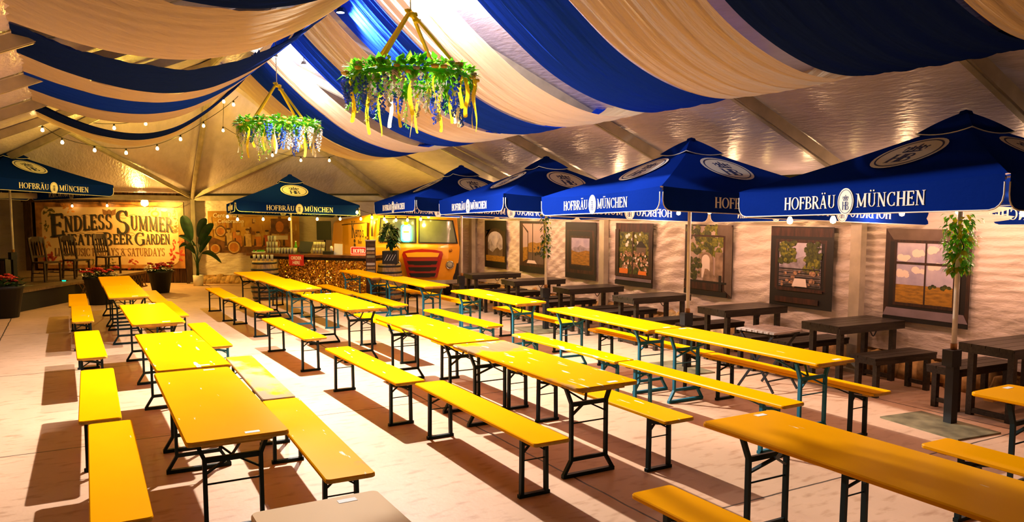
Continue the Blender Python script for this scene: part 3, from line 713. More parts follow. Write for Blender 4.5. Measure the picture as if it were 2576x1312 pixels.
# ------------------------------------------------------------------ umbrellas
def umbrella():
    t = thing('umbrella', '', 'umbrella')
    H, ZE, ZA, ZV = 1.46, 2.26, 2.95, 2.00
    cr = .29
    def panel_fn(k, r0, z0, r1, z1, sag):
        a = k * PI / 2
        def f(u, v):
            r = r0 + (r1 - r0) * u; w = (v * 2 - 1) * r
            z = z0 + (z1 - z0) * u - sag * math.sin(PI * u) - .035 * (1 - (2 * v - 1) ** 2) * u
            return (r * math.cos(a) - w * math.sin(a), r * math.sin(a) + w * math.cos(a), z)
        return f
    zc = ZA - (ZA - ZE) * cr / H
    b = MB()
    for k in range(4): b.grid(panel_fn(k, .20, ZA - (ZA - ZE) * .20 / H - .02, H, ZE, .02), 10, 12)
    b.build('canopy', M['navy'], t)
    b = MB()
    for k in range(4):
        b.grid(panel_fn(k, .03, ZA + .06, cr, zc + .012, -.012), 6, 8)
    b.lathe([(0, ZA + .09), (.05, ZA + .075), (.07, ZA + .03)], n=12)
    b.build('vent_cap', M['navy'], t)
    P = []
    for k in range(4):
        f = panel_fn(k, .03, ZA + .06, cr + .004, zc + .01, -.012)
        P += [f(1, j / 8) for j in range(8)]
    MB().tube(P, .006, 5, closed=True).build('piping', M['white'], t)
    for k in range(4):
        a = k * PI / 2
        def fn(x, y, q, a=a):
            r = H + .004 + q - .035 * (1 - (x / H) ** 2) * 0 + .012 * math.cos(x * 4 + k) * (ZE - y)
            return (r * math.cos(a) - x * math.sin(a), r * math.sin(a) + x * math.cos(a), y)
        hw = H - .02; rc = .11
        top = [ZE - .035 * (1 - (x / H) ** 2) for x in [hw - 2 * hw * i / 14 for i in range(15)]]
        b = MB(); N = 28
        def edge(x):   # lower edge: rounded corners
            d = hw - abs(x)
            return ZV + (rc - math.sqrt(max(0, rc * rc - (rc - d) ** 2)) if d < rc else 0)
        xs = [-hw, -hw + .01, -hw + .03, -hw + .06, -hw + rc] + [-hw + rc + (2 * hw - 2 * rc) * i / 16 for i in range(1, 16)] + [hw - rc, hw - .06, hw - .03, hw - .01, hw]
        V, F = [], []
        for x in xs:
            zt = ZE - .035 * (1 - (x / H) ** 2); zb = edge(x)
            for j in range(5): V.append(fn(x, zt + (zb - zt) * j / 4, 0))
        for i in range(len(xs) - 1):
            for j in range(4): F.append((i * 5 + j, i * 5 + j + 1, i * 5 + 6 + j, i * 5 + 5 + j))
        b.add(V, F, 0, True); b.build('valance', M['navy'], t)
        MB().tube([fn(-hw, ZE - .06, 0)] + [fn(x, edge(x), 0) for x in xs] + [fn(hw, ZE - .06, 0)], .006, 5).build('piping', M['white'], t)
        # writing on the valance, seen from inside too
        b = MB(); h = .118; y0 = ZV + .055; ce = .115; s1, s2 = 'HOFBR\u00c4U', 'M\u00dcNCHEN'
        lf = lambda x, y, q, a=a, fn=fn: fn(x, y, q)
        w1 = text_width(s1, h, .03)
        caps(b, s1, -ce - w1, y0, h, lf, -.004, .005, 0, sp=.03); b.build('lettering', M['white'], t); b = MB()
        caps(b, s2, ce, y0, h, lf, -.004, .005, 0, sp=.03); b.build('lettering', M['white'], t)
        b = MB(); crest(b, 0, y0 + .055, .088, .118, lf, .006, .0015, both=True)
        b.build('badge', [M['white'], M['print_blue']], t)
        # roundel on the slope
        S = Vector((H - .03, ZE - ZA)).normalized(); c0 = .74
        def sl(x, y, q, a=a):
            r = c0 * H * .93 - y * S.x; ru = r / H
            z = ZA + (ZE - ZA) * ru - .02 * math.sin(PI * (r - .2) / (H - .2)) - .035 * (1 - min(1, abs(x) / r) ** 2) * ((r - .2) / (H - .2)) + .008 + q
            return (r * math.cos(a) - x * math.sin(a), r * math.sin(a) + x * math.cos(a), z)
        b = MB(); c0 = .535
        for rr in range(6):   # roundel follows the sagging cloth in rings
            for i in range(32):
                A, B = 2 * PI * i / 32, 2 * PI * (i + 1) / 32; q0, q1 = .335 * rr / 6, .335 * (rr + 1) / 6
                b.add([sl(q0 * math.cos(A), q0 * math.sin(A), 0), sl(q1 * math.cos(A), q1 * math.sin(A), 0), sl(q1 * math.cos(B), q1 * math.sin(B), 0), sl(q0 * math.cos(B), q0 * math.sin(B), 0)], [(0, 1, 2, 3)], 0, True)
        ring(b, 0, 0, .29, .29, .016, .001, .003, sl, 1, 40)
        crown(b, 0, .03, .26, sl, .001, .003, 1)
        hh = .19; w = (G['H'][0] + G['B'][0] - .16) * hh
        caps(b, 'H', -w / 2, -.20, hh, sl, .001, .003, 1); caps(b, 'B', -w / 2 + (G['H'][0] - .16) * hh, -.20, hh, sl, .001, .003, 1)
        b.build('roundel', [M['white'], M['print_blue']], t)
    MB().tube([(0, 0, .62), (0, 0, ZA + .02)], .024, 12).build('pole', M['whitepole'], t)
    MB().lathe([(.024, 2.3), (.06, 2.3), (.06, 2.4), (.024, 2.42)], n=12).build('hub', M['whitepole'], t)
    for k in range(8):
        a = k * PI / 4 ; r = H * (.97 if k % 2 == 0 else 1.36)
        ze = ZE - .03 - (.035 if k % 2 == 0 else 0)
        rb = MB().bar((.03 * math.cos(a), .03 * math.sin(a), ZA - .06), (r * math.cos(a), r * math.sin(a), ze), .014, .02).build('rib', M['whitepole'], t)
        p = .55
        MB().bar((.05 * math.cos(a), .05 * math.sin(a), 2.35), (r * p * math.cos(a), r * p * math.sin(a), ZA - .06 + (ze - ZA + .06) * p), .012, .018).build('strut', M['whitepole'], rb)
    b = MB(); b.box((0, 0, .37), (.085, .085, .74)); b.box((-.02, 0, .66), (.13, .11, .16))
    b.build('socket_tube', M['black'], t)
    MB().tube([(0, 0, .72), (0, 0, .80)], .030, 12).build('collar', M['rust'], t)
    MB().box((-.16, 0, .008), (.58, .86, .016)).build('base_plate', M['plate'], t)
    def lean(o):      # the canopy hangs a little lower towards the wall
        for v in o.data.vertices:
            if v.co.z > 1.9 and abs(v.co.x) + abs(v.co.y) > .1: v.co.z -= .038 * v.co.x + .024 * v.co.y
        for ch in KIDS.get(o.name, []): lean(ch)
    for o in KIDS[t.name]: lean(o)
    return t
UM = [(7.44, 4.33, 0, -7, 'dark blue umbrella with white crests, its ivy hung pole before the field view print'),
 (7.10, 7.70, 0, -6, 'bright blue umbrella with white crests before the garden archway print'),
 (7.26, 11.48, 0, -5, 'blue umbrella with a lit corner, its pole wrapped in ivy beside the open casement print'),
 (7.12, 14.55, 0, -5, 'deep blue umbrella in front of the amber truck'),
 (5.00, 20.2, 0, -6, 'blue umbrella over the bar, fringed with lit bulbs'),
 (*bk(-11.09, 17.2)[:2], .441, 36, 'very dark blue umbrella standing on the stage')]
u0 = umbrella()
for k, (x, y, z, rot, lab) in enumerate(UM):
    o = u0 if k == 0 else copy_tree(u0)
    o.location = (x, y, z); o.rotation_euler = (0, 0, R(rot)); tag(o, lab, 'umbrella', 'blue crested umbrellas')
# ------------------------------------------------------------------ ceiling drapes
def spline(P, x):
    if x <= P[0][0]: return P[0][1]
    for i in range(len(P) - 1):
        if x <= P[i + 1][0]:
            a = P[max(i - 1, 0)]; b = P[i]; c = P[i + 1]; d = P[min(i + 2, len(P) - 1)]
            t = (x - b[0]) / (c[0] - b[0]); h = c[0] - b[0]
            m0 = (c[1] - a[1]) / (c[0] - a[0]) * h; m1 = (d[1] - b[1]) / (d[0] - b[0]) * h
            return (2 * t ** 3 - 3 * t * t + 1) * b[1] + (t ** 3 - 2 * t * t + t) * m0 + (-2 * t ** 3 + 3 * t * t) * c[1] + (t ** 3 - t * t) * m1
    return P[-1][1]
RCV = [(3.04, 4.86), (3.3, 4.60), (3.6, 4.33), (4, 4.0), (4.65, 3.56), (5.35, 3.30), (5.95, 3.25), (6.4, 3.36), (6.85, 3.58), (7.1, 3.72)]
RCV[-2:] = [(6.62, 3.46), (6.80, 3.60)]
LCV = [(-.62, 3.74), (-.38, 3.86), (.01, 3.72), (.53, 3.58), (1.02, 3.55), (1.4, 3.6), (1.8, 3.74), (2.4, 4.1), (2.8, 4.36), (3.17, 4.72)]
LCV = [(-.40, 3.84), (.01, 3.70), (.53, 3.58), (1.02, 3.55), (1.4, 3.6), (1.8, 3.74), (2.4, 4.1), (2.8, 4.46), (3.02, 4.84)]
def drape(m, label, curve, far, near, sag=0.0, seed=1, lift=0.0):
    """far / near: the strip's two edges along the tent as (at one end, at the other end)"""
    rr = random.Random(seed); x0, x1 = curve[0][0], curve[-1][0]
    ph = [rr.uniform(0, 6.28) for _ in range(8)]
    def f(u, v):
        x = x0 + (x1 - x0) * u
        a = far[0] + (far[1] - far[0]) * u; b = near[0] + (near[1] - near[0]) * u
        y = a + (b - a) * v; w = abs(b - a) * v
        k = math.sin(PI * u)
        z = spline(curve, x) - sag * k
        fold = .017 * math.sin(21 * w + ph[0] + .8 * math.sin(3 * u + ph[1])) + .013 * math.sin(43 * w + ph[2] + 1.2 * math.sin(2 * u + ph[3])) + .008 * math.sin(83 * w + ph[4] + math.sin(5 * u + ph[5]))
        z += fold * (.45 + .55 * abs(2 * u - 1)) + .03 * math.sin(PI * v) * (1 - k)
        z -= .05 * k * math.sin(PI * v)
        x += .012 * math.sin(9 * w + ph[6]) * k
        return (x, y, z + lift)
    b = MB(); b.grid(f, 48, max(24, int(abs(far[0] - near[0]) * 34)))
    o = b.build('ceiling_drape', m)
    return tag(o, label, 'drape', 'striped ceiling drapes')
C_, B_, D_ = M['cream'], M['blue'], M['darkblue']
RIGHT = [
 (C_, 17.05, 15.72, 'last cream drape on the picnic side of the ridge, above the bar umbrella'),
 (B_, 15.70, 14.36, 'dark blue drape beside the end cream drape, reaching behind the smaller chandelier'),
 (C_, 14.34, 13.18, 'glowing cream drape that starts at the far flood lamp behind the small chandelier'),
 (B_, 12.62, 11.80, 'narrow blue drape between the two flower chandeliers, after the lilac gap'),
 (C_, 11.78, 10.46, 'soft cream drape before the large chandelier, between two blue drapes'),
 (B_, 10.24, 9.06, 'dark blue drape straight behind the large chandelier straps'),
 (C_, 9.03, 7.70, 'dazzling white cream drape lit by the flood lamp next to the large chandelier'),
 (B_, 7.24, 6.02, 'broad bright blue drape beyond the dazzling white one on the picnic side'),
 (C_, 5.99, 4.62, 'broad cream drape between the bright blue and the nearly black drape'),
 (D_, 4.46, 3.00, 'nearly black drape over the ivy umbrella'),
 (C_, 2.96, 1.80, 'cream drape past the nearly black one, only its edge showing')]
for k, (m, a, b, lab) in enumerate(RIGHT): drape(m, lab, RCV, (a, a), (b, b), seed=k + 1)
LEFT = [
 (D_, (6.0, 6.2), (4.6, 4.8), 0, 'dark drape at the very top over the stage row, barely showing'),
 (C_, (8.75, 7.70), (6.05, 6.25), 0, 'widest cream drape over the stage row, with a shaded crease'),
 (D_, (10.30, 11.2), (8.85, 8.80), 0, 'widest dark navy drape over the stage row'),
 (C_, (11.65, 11.3), (10.35, 11.2), .0, 'thin cream strip drape below the widest navy drape'),
 (B_, (13.15, 12.9), (11.70, 11.35), 0, 'royal blue drape between two cream ones on the stage side'),
 (C_, (14.60, 13.9), (13.20, 12.95), 0, 'pale yellow cream drape below the royal blue one on the stage side'),
 (D_, (15.95, 15.2), (14.75, 14.0), .17, 'lowest sagging dark drape over the string lights on the stage side'),
 (C_, (16.75, 16.4), (16.0, 15.3), .20, 'last cream drape at the stage end, beneath the sagging dark one')]
for k, (m, a, b, sg, lab) in enumerate(LEFT): drape(m, lab, LCV, a, b, sag=sg, seed=k + 31)
b = MB(); b.tube([(3.03, y, 4.87 - .015 * math.sin(y)) for y in [1.5 + .8 * i for i in range(21)]], .012, 6)
tag(b.build('ridge_cable', M['steel']), 'thin steel cable under the ridge that the drapes hang over', 'cable')

# ------------------------------------------------------------------ flower chandeliers
def leaf(b, p, d, L, w, mi=0, droop=.2, up=Vector((0, 0, 1))):
    d = Vector(d).normalized(); s = d.cross(up)
    if s.length < .1: s = d.cross(Vector((1, 0, 0)))
    s.normalize(); n = s.cross(d).normalized(); p = Vector(p)
    a = p + d * L * .45 + n * L * .08; e = p + d * L - n * L * droop
    b.add([p, a + s * w / 2, e, a - s * w / 2, a + n * w * .12 - d * 0], [(0, 1, 4), (1, 2, 4), (2, 3, 4), (3, 0, 4)], mi, True)
def rose(b, c, r, mi=0):
    c = Vector(c)
    b.lathe([(0, r * .5), (r * .5, r * .45), (r * .62, r * .1), (r * .35, -r * .4), (0, -r * .5)], c, 8, mi)
    for k in range(6):
        a = k * PI / 3; q = c + Vector((math.cos(a), math.sin(a), .1)) * r * .55
        b.lathe([(0, r * .42), (r * .42, r * .3), (r * .5, -.1 * r), (r * .2, -r * .4)], q, 6, mi)
def chandelier(label, loc, seed, ztop, hs, k_):
    t = thing('flower_chandelier', label, 'chandelier', loc, 0, 'flower hoop chandeliers'); g = random.Random(seed)
    Rr = .66
    MB().tube([(Rr * math.cos(a * PI / 16), Rr * math.sin(a * PI / 16), 0) for a in range(32)], .03, 8, closed=True).build('hoop', M['leafg'], t)
    b = MB()
    for k in range(850):
        a = g.uniform(0, 2 * PI); q = g.uniform(0, 2 * PI); rr = .02 + .05 * g.random()
        p = ((Rr + rr * math.cos(q)) * math.cos(a), (Rr + rr * math.cos(q)) * math.sin(a), rr * math.sin(q) * 1.1 + .01)
        out = (math.cos(a) * math.cos(q) + g.uniform(-.6, .6), math.sin(a) * math.cos(q) + g.uniform(-.6, .6), math.sin(q) * .8 + g.uniform(-.3, .5))
        leaf(b, p, out, g.uniform(.08, .14), g.uniform(.05, .085), 0 if g.random() < .75 else 1, g.uniform(0, .4))
    b.build('leaf_garland', [M['leafg'], M['leafb']], t)
    for k in range(34):
        a = 2 * PI * k / 34 + g.uniform(-.08, .08); q = g.uniform(-.5, 1.5); rr = .10
        b = MB(); rose(b, ((Rr + rr * math.cos(q)) * math.cos(a), (Rr + rr * math.cos(q)) * math.sin(a), rr * math.sin(q)), g.uniform(.035, .05))
        b.build('rose', M['petal_y'] if k % 3 else M['petal_w'], t)
    for k in range(48):
        a = 2 * PI * k / 48 + g.uniform(-.05, .05); r = Rr + g.uniform(-.10, .10); x, y = r * math.cos(a), r * math.sin(a)
        kind = g.choice(['wb', 'wb', 'ww', 'ry', 'ry', 'ry', 'rw', 'sp', 'sp', 'rr' if k % 11 == 0 else 'ww']); L = g.uniform(.26, .58)
        b = MB()
        if kind in ('wb', 'ww'):
            L *= .85
            for i in range(64):
                u = i / 64; rad = .06 * (1 - u) ** .7 + .008; q = g.uniform(0, 2 * PI)
                c = Vector((x + rad * math.cos(q), y + rad * math.sin(q), -.05 - L * u)); s = .021 * (1 - .4 * u)
                b.add([c + Vector((s, 0, 0)), c + Vector((0, s, s * .6)), c + Vector((-s, 0, 0)), c + Vector((0, -s, -s * .6)), c + Vector((0, 0, s)), c + Vector((0, 0, -s))], [(0, 1, 4), (1, 2, 4), (2, 3, 4), (3, 0, 4), (1, 0, 5), (2, 1, 5), (3, 2, 5), (0, 3, 5)])
            b.build('wisteria_flower', M['petal_b'] if kind == 'wb' else M['petal_w'], t)
        elif kind == 'sp':
            pts = [(x + .02 * math.sin(9 * i / 8 + k), y + .02 * math.cos(7 * i / 8 + k), -.04 - L * i / 8) for i in range(9)]
            b.tube(pts, .004, 4)
            for i in range(48):
                p = pts[min(8, int(i / 6) + 1)]; q = g.uniform(0, 2 * PI)
                leaf(b, (p[0], p[1], p[2] + g.uniform(0, L / 8)), (math.cos(q), math.sin(q), g.uniform(-.9, .1)), .055, .016, 0, .1)
            b.build('green_sprig', M['leafy'] if k % 2 else M['leafg'], t)
        else:
            w = .045; q = g.uniform(0, PI); tw = g.uniform(-1.5, 1.5); ph = g.uniform(0, 6)
            b.grid(lambda u, v: (x + (v - .5) * w * math.cos(q + tw * u) + .02 * math.sin(6 * u + ph), y + (v - .5) * w * math.sin(q + tw * u) + .015 * math.cos(5 * u + ph), -.04 - L * u + (.02 * abs(v - .5) if u > .95 else 0)), 10, 2)
            b.build('ribbon', {'ry': M['ribbon_y'], 'rw': M['ribbon_w'], 'rr': M['ribbon_r']}[kind], t)
    for k in range(4):
        a = R(35 + 90 * k)
        MB().bar((.03 * math.cos(a), .03 * math.sin(a), hs), (Rr * .98 * math.cos(a), Rr * .98 * math.sin(a), .04), .035, .03).build('strap', M['strap'], t)
    b = MB(); rose(b, (.02, -.02, hs - .02), .06); rose(b, (.06, -.05, hs - .09), .05); rose(b, (-.02, .02, hs + .03), .045)
    b.build('bow', M['strap'], t)
    MB().tube([(0, 0, hs + .02), (0, 0, (ztop - loc[2]) / k_)], .008, 6).build('cord', M['cord'], t)
    t.scale = (k_, k_, k_)
    return t
chandelier('large flower chandelier with a broad green hoop and long ribbons, nearer of the two', (2.82, 6.80, 3.30), 3, 4.60, .73, .806)
chandelier('smaller looking flower chandelier hanging before the dark blue drape', (2.745, 11.72, 3.33), 11, 4.60, .75, .79)

# ------------------------------------------------------------------ flood lamps and bulb strings
def flood(label, loc):
    t = thing('flood_lamp', label, 'lamp', loc)
    MB().lathe([(.0, .0), (.035, -.005), (.05, -.05), (.055, -.06)], n=16).build('housing', M['black'], t)
    MB().lathe([(.0, -.066), (.045, -.062), (.05, -.058)], n=16).build('lens', M['flood'], t)
    MB().tube([(0, 0, 0), (0, 0, (4.87 if loc[0] < 3.5 else roof_z(loc[0]) - .06) - loc[2])], .008, 6).build('hanger', M['black'], t)
    return t
FL = [(3.16, 9.95, 4.68), (3.12, 13.4, 4.70)]
flood('flood lamp on the ridge cable above the large chandelier', FL[0])
flood('flood lamp on the ridge cable behind the small chandelier', FL[1])
UPL = [(3.62, 7.98, 4.70), (3.66, 13.62, 4.66)]  # unseen lamps added to brighten the cream drapes and the roof gaps
flood('added unseen lamp brightening the dazzling white drape and its roof gap from above', UPL[0])
flood('added unseen lamp brightening the glowing cream drape and its roof gap from above', UPL[1])
def bulb_parts(t, p):
    x, y, z = p
    MB().lathe([(.012, z), (.018, z - .01), (.018, z - .045), (.01, z - .05)], (x, y, 0), 8).build('bulb_socket', M['black'], t)
    MB().lathe([(.008, z - .046), (.02, z - .06), (.031, z - .09), (.024, z - .115), (0, z - .125)], (x, y, 0), 10).build('bulb', M['bulb'], t)
def light_string(label, pts, bulbs, group='bulb strings'):
    """pts: wire polyline; bulbs hang from the listed points"""
    t = thing('string_lights', label, 'string lights', (0, 0, 0), 0, group)
    P = []
    for i in range(len(pts) - 1):
        a, b = Vector(pts[i]), Vector(pts[i + 1])
        for k in range(5): P.append(a.lerp(b, k / 5) - Vector((0, 0, .03 * 4 * (k / 5) * (1 - k / 5) * (b - a).length)))
    P.append(Vector(pts[-1]))
    MB().tube(P, .006, 5).build('wire', M['wire'], t)
    for p in bulbs: bulb_parts(t, p)
    return t
def S(y, L): return [(x, y, z) for x, z in L]
sa = S(17.6, [(-.34, 3.73), (-.02, 3.51), (.53, 3.38), (1.09, 3.35), (1.67, 3.46), (2.12, 3.67), (2.58, 3.97), (3.20, 4.45)])
light_string('sagging bulb string nearest the lowest dark drape on the stage side', [(-.56, 17.6, 3.86)] + sa + [(3.3, 17.6, 4.55)], sa)
sb = S(19.2, [(3.24, 4.05), (4.35, 3.52), (5.03, 3.42), (5.74, 3.44)])
sb = [(2.95, 17.3, 4.46)] + sb
light_string('bulb string drooping behind the small chandelier towards the bar', [(2.8, 17.3, 4.75)] + sb + [(6.2, 19.2, 3.62)], sb)
sc = S(18.3, [(.93, 3.90), (1.53, 4.02), (2.14, 4.27), (2.55, 4.50)])
light_string('short bulb string rising to the ridge behind the stage side drapes', [(.55, 18.3, 3.90)] + sc + [(2.75, 18.0, 4.9)], sc)
# around the bar umbrella and over the truck
u = (5.0, 20.2); e = []
def ub(x, y): a = R(-6); return (u[0] + x * math.cos(a) - y * math.sin(a), u[1] + x * math.sin(a) + y * math.cos(a))
for x in (-1.42, -.85, -.25, .40, .95, 1.46): e.append((*ub(x, -1.56), 1.99))
e2 = [bk(q, d, z) for q, d, z in ((-3.65, 18.3, 2.15), (-3.30, 18.3, 2.03), (-3.0, 18.25, 1.99), (-2.72, 18.2, 1.97), (-2.45, 18.2, 1.97), (-2.14, 18.2, 1.99), (-1.95, 18.15, 2.05))]
light_string('bulb string along the bar umbrella edge and over the truck windscreen', [(*ub(-1.60, -.9), 2.06)] + e + e2 + [bk(-1.5, 17.5, 2.3)], [(*ub(-1.60, -1.0), 2.05)] + e + e2)
wl = [(8.80, 2.4 + .72 * k, 2.43 - .02 * (k % 2)) for k in range(21)]
light_string('long bulb string along the canvas wall behind the umbrellas', [(8.82, 1.6, 2.46)] + wl + [(8.82, 17.3, 2.46)], wl)
uw = [(6.75, 5.72, 2.10), (7.0, 5.15, 2.09)]
ul = []
for x, y, lab in ((8.05, 4.40, 'bulb string under the ivy umbrella beside the field view print'), (7.75, 7.70, 'bulb string under the umbrella before the garden archway print'), (7.85, 11.45, 'bulb string under the umbrella before the mountain plain print'), (7.75, 14.5, 'bulb string under the umbrella in front of the truck')):
    q = [(x, y - .95 + .63 * k, 2.17 - .02 * (k % 2)) for k in range(4)]; ul += q
    light_string(lab, [(x, y - 1.2, 2.2)] + q + [(x, y + 1.2, 2.2)], q)
uw = [(6.32, 5.40, 2.075), (6.46, 5.0, 2.085)]
light_string('two bulb string under the ivy umbrella, before its inner valance', [(6.30, 5.62, 2.13)] + uw + [(6.7, 4.5, 2.22)], uw)
t = thing('pendant_lamp', 'single large glowing globe bulb under the barn beam above the welcome banner', 'lamp', bk(-10.2, 21.6, 0))
MB().lathe([(0, 2.42), (.03, 2.42), (.034, 2.56), (0, 2.57)], n=10).build('bulb_socket', M['black'], t)
MB().lathe([(.03, 2.43), (.085, 2.38), (.10, 2.32), (.085, 2.26), (0, 2.22)], n=14).build('bulb', M['bulb'], t)
MB().tube([(0, 0, 2.56), (0, .5, 2.60)], .006, 5).build('wire', M['wire'], t)
bs = [bk(q, 22.28, z) for q, z in ((-12.6, 2.33), (-11.6, 2.34), (-10.9, 2.28), (-10.2, 2.22), (-9.6, 2.2))]
light_string('small bulb string sagging across the top of the banner', [bk(-13.4, 22.28, 2.4)] + bs + [bk(-9.4, 22.28, 2.3)], bs[:2])
t = thing('security_camera', 'small black camera clamped under the ridge beam', 'camera', (2.75, 12.2, 4.72), .3)
MB().box((0, 0, .10), (.05, .05, .30)).build('bracket', M['black'], t)
MB().lathe([(0, -.09), (.05, -.08), (.06, 0), (.05, .09), (0, .10)], (0, 0, -.06), 12, M=Matrix.Rotation(R(70), 3, 'X')).build('body', M['black'], t)

# ivy on two umbrella poles
def ivy(label, x, y, z0, z1, rad, n, ml, seed, spread):
    g = random.Random(seed); b = MB()
    L = z1 - z0
    b.tube([(x + .04 * math.cos(9 * i / 12), y + .04 * math.sin(9 * i / 12), z1 - L * i / 12) for i in range(13)], .006, 5, 0)
    for k in range(n):
        u = g.random() ** .8; rr = .035 + rad * (1 - .55 * u) * (.2 + .8 * g.random()) * (1 if spread < 1 else g.uniform(.6, spread)); a = g.uniform(0, 2 * PI)
        p = (x + rr * math.cos(a), y + rr * math.sin(a), z1 - L * u)
        leaf(b, p, (math.cos(a), math.sin(a), g.uniform(-1.4, .1)), g.uniform(.05, .085), g.uniform(.03, .05), 1 if g.random() < .7 else 2, .3)
    o = b.build('hanging_ivy', [M['leafd'], ml, M['leafy']])
    return tag(o, label, 'ivy')
ivy('feathery bright ivy hanging down the nearest umbrella pole'.replace('nearest ', 'black sleeved white '), 7.44, 4.33, 1.50, 2.06, .16, 420, M['leafg'], 5, 1)
ivy('thin dark ivy strand hanging on the pole beside the open casement print', 7.26, 11.48, 1.30, 2.05, .07, 170, mat('ivy_leaf', (.03, .13, .01), .5, var=.4), 8, 1)

# ------------------------------------------------------------------ printed window views on the canvas wall
def pm(name, c, c2=None, sc=6, st=None): return mat(name, c, .55, col2=c2, vscale=sc, stretch=st)
PR = dict(dark=pm('print_dark', (.006, .004, .003)), wood=pm('print_wood', (.045, .015, .005), (.012, .005, .003), 5, (1, 6, 1)), wood2=pm('print_red_wood', (.06, .014, .005), (.016, .005, .002), 4, (1, 5, 1)),
          sky=pm('print_sky', (.58, .50, .55), (.34, .30, .42), 3.5), dusk=pm('print_dusk_sky', (.52, .38, .31), (.44, .32, .26), 2), mount=pm('print_mountain', (.42, .36, .40), (.16, .13, .16), 7),
          field=pm('print_field', (.42, .20, .015), (.20, .10, .01), 9, (1, 1, 4)), leaf=pm('print_leaf', (.08, .09, .008), (.012, .018, .003), 22), leaf2=pm('print_leaf_light', (.24, .22, .015), (.04, .06, .006), 26),
          stone=pm('print_stone', (.36, .24, .15), (.16, .10, .06), 8), glow=pm('print_glow', (.80, .66, .55)), orange=pm('print_orange', (.75, .20, .02)), skin=pm('print_crowd', (.55, .30, .16), (.10, .05, .03), 34),
          sill=pm('print_sill', (.24, .18, .20), (.16, .12, .13), 3), wall=pm('print_plaster', (.15, .10, .07), (.09, .055, .035), 3))
KEYS = list(PR)
def poster(label, yc, paint_fn, z0=.73, z1=1.87, W=1.07):
    """x runs along the wall from the far side to the near side, y upward; each print layer is a hair in front of the last"""
    t = thing('window_print', label, 'wall print', (XR - .045, yc, z0), 0, 'printed window views on the canvas wall')
    b = MB(); Hh = z1 - z0
    fn = lambda x, y, q: (-q, -x, y)
    b.prism([(-W / 2, 0), (W / 2, 0), (W / 2, Hh), (-W / 2, Hh)], -.004, 0, fn, KEYS.index('dark'))
    lay = [0]
    def L(poly, key):
        lay[0] += 1
        b.flat([(-W / 2 + x * W, y * Hh) for x, y in poly], .00007 * lay[0] + .0003, fn, KEYS.index(key))
    paint_fn(L, random.Random(int(yc * 100)))
    b.build('print', [PR[k] for k in KEYS], t)
    return t
def rc(x0, y0, x1, y1): return [(x0, y0), (x1, y0), (x1, y1), (x0, y1)]
def hills(x0, x1, y0, ys): return [(x0, y0), (x1, y0)] + [(x1 + (x0 - x1) * i / (len(ys) - 1), y) for i, y in enumerate(reversed(ys))]
def blobs(L, g, n, x0, y0, x1, y1, key, r=.03):
    for _ in range(n):
        cx, cy, q = g.uniform(x0, x1), g.uniform(y0, y1), r * g.uniform(.5, 1.2)
        L([(cx + q * g.uniform(.85, 1.1) * math.cos(a * PI / 7), cy + q * .8 * g.uniform(.85, 1.1) * math.sin(a * PI / 7)) for a in range(14)], key)
def p1(L, g):
    L(rc(.04, .06, .96, .78), 'wood'); L([(.04, .78)] + ell(.5, .62, .46, .22, 20, 0, 180) + [(.96, .62), (.96, .06), (.04, .06)][0:0], 'wood')
    L([(.16, .26), (.84, .26)] + ell(.5, .60, .34, .17, 20, 0, 180), 'sky')
    L(hills(.16, .84, .26, [.52, .62, .50, .44, .56, .68, .5]), 'mount'); L(hills(.16, .84, .26, [.40, .36, .33, .40, .44, .38, .42]), 'wall')
    L(rc(.06, .14, .94, .26), 'field'); L(rc(.04, .0, .96, .13), 'dark')
def p2(L, g):
    L(rc(.02, .02, .98, .97), 'wood2'); L(rc(.14, .18, .96, .95), 'dusk'); L(hills(.14, .96, .18, [.5, .54, .58, .6, .58, .6, .62]), 'field'); L(rc(.14, .18, .96, .40), 'wall')
    L([(.10, .12), (.36, .22), (.36, .80), (.10, .95)], 'wood2'); L([(.14, .2), (.33, .26), (.33, .77), (.14, .9)], 'dusk'); L([(.14, .2), (.33, .26), (.33, .5), (.14, .48)], 'field')
    L(rc(.52, .2, .55, .95), 'wood2'); blobs(L, g, 14, .6, .35, .95, .5, 'dark', .04); L([(.3, .18), (.7, .18), (.62, .24), (.35, .24)], 'glow'); L(rc(0, 0, 1, .12), 'dark')
def p3(L, g):
    L(rc(.05, .10, .95, .86), 'wood2'); L(rc(.12, .16, .88, .84), 'dark'); L(rc(.17, .22, .83, .76), 'wood'); L(rc(.21, .25, .80, .72), 'sky')
    L(hills(.21, .80, .25, [.52, .56, .55, .60, .57, .55, .56]), 'mount'); L(hills(.21, .80, .25, [.50, .48, .47, .49, .51, .50]), 'field'); L(rc(.2, .10, .82, .13), 'wood2')
def p4(L, g):
    L(rc(0, .02, 1, 1), 'wood'); L([(.0, 1), (1, 1), (.9, .86), (.1, .86)], 'wood2'); L(rc(.10, .17, .90, .86), 'leaf'); blobs(L, g, 60, .12, .52, .88, .84, 'leaf2', .05); blobs(L, g, 14, .3, .62, .7, .84, 'glow', .035)
    L([(.55, .62), (.85, .62), (.72, .72), (.66, .72)], 'dark'); L(rc(.58, .52, .82, .62), 'wall')
    blobs(L, g, 70, .14, .24, .88, .54, 'skin', .035); blobs(L, g, 22, .14, .26, .88, .5, 'glow', .02); L(rc(.12, .19, .36, .27), 'orange'); L([(.55, .17), (.86, .17), (.84, .25), (.62, .25)], 'orange'); blobs(L, g, 14, .35, .17, .6, .3, 'leaf', .05)
    L(rc(.47, .17, .50, .86), 'wood2'); L(rc(.0, .14, .10, .9), 'wood'); L(rc(.90, .14, 1, .9), 'wood'); L([(0, .14), (1, .14), (.92, .19), (.08, .19)], 'wood2'); L(rc(.02, .08, .98, .13), 'sill'); L(rc(0, 0, 1, .07), 'dark')
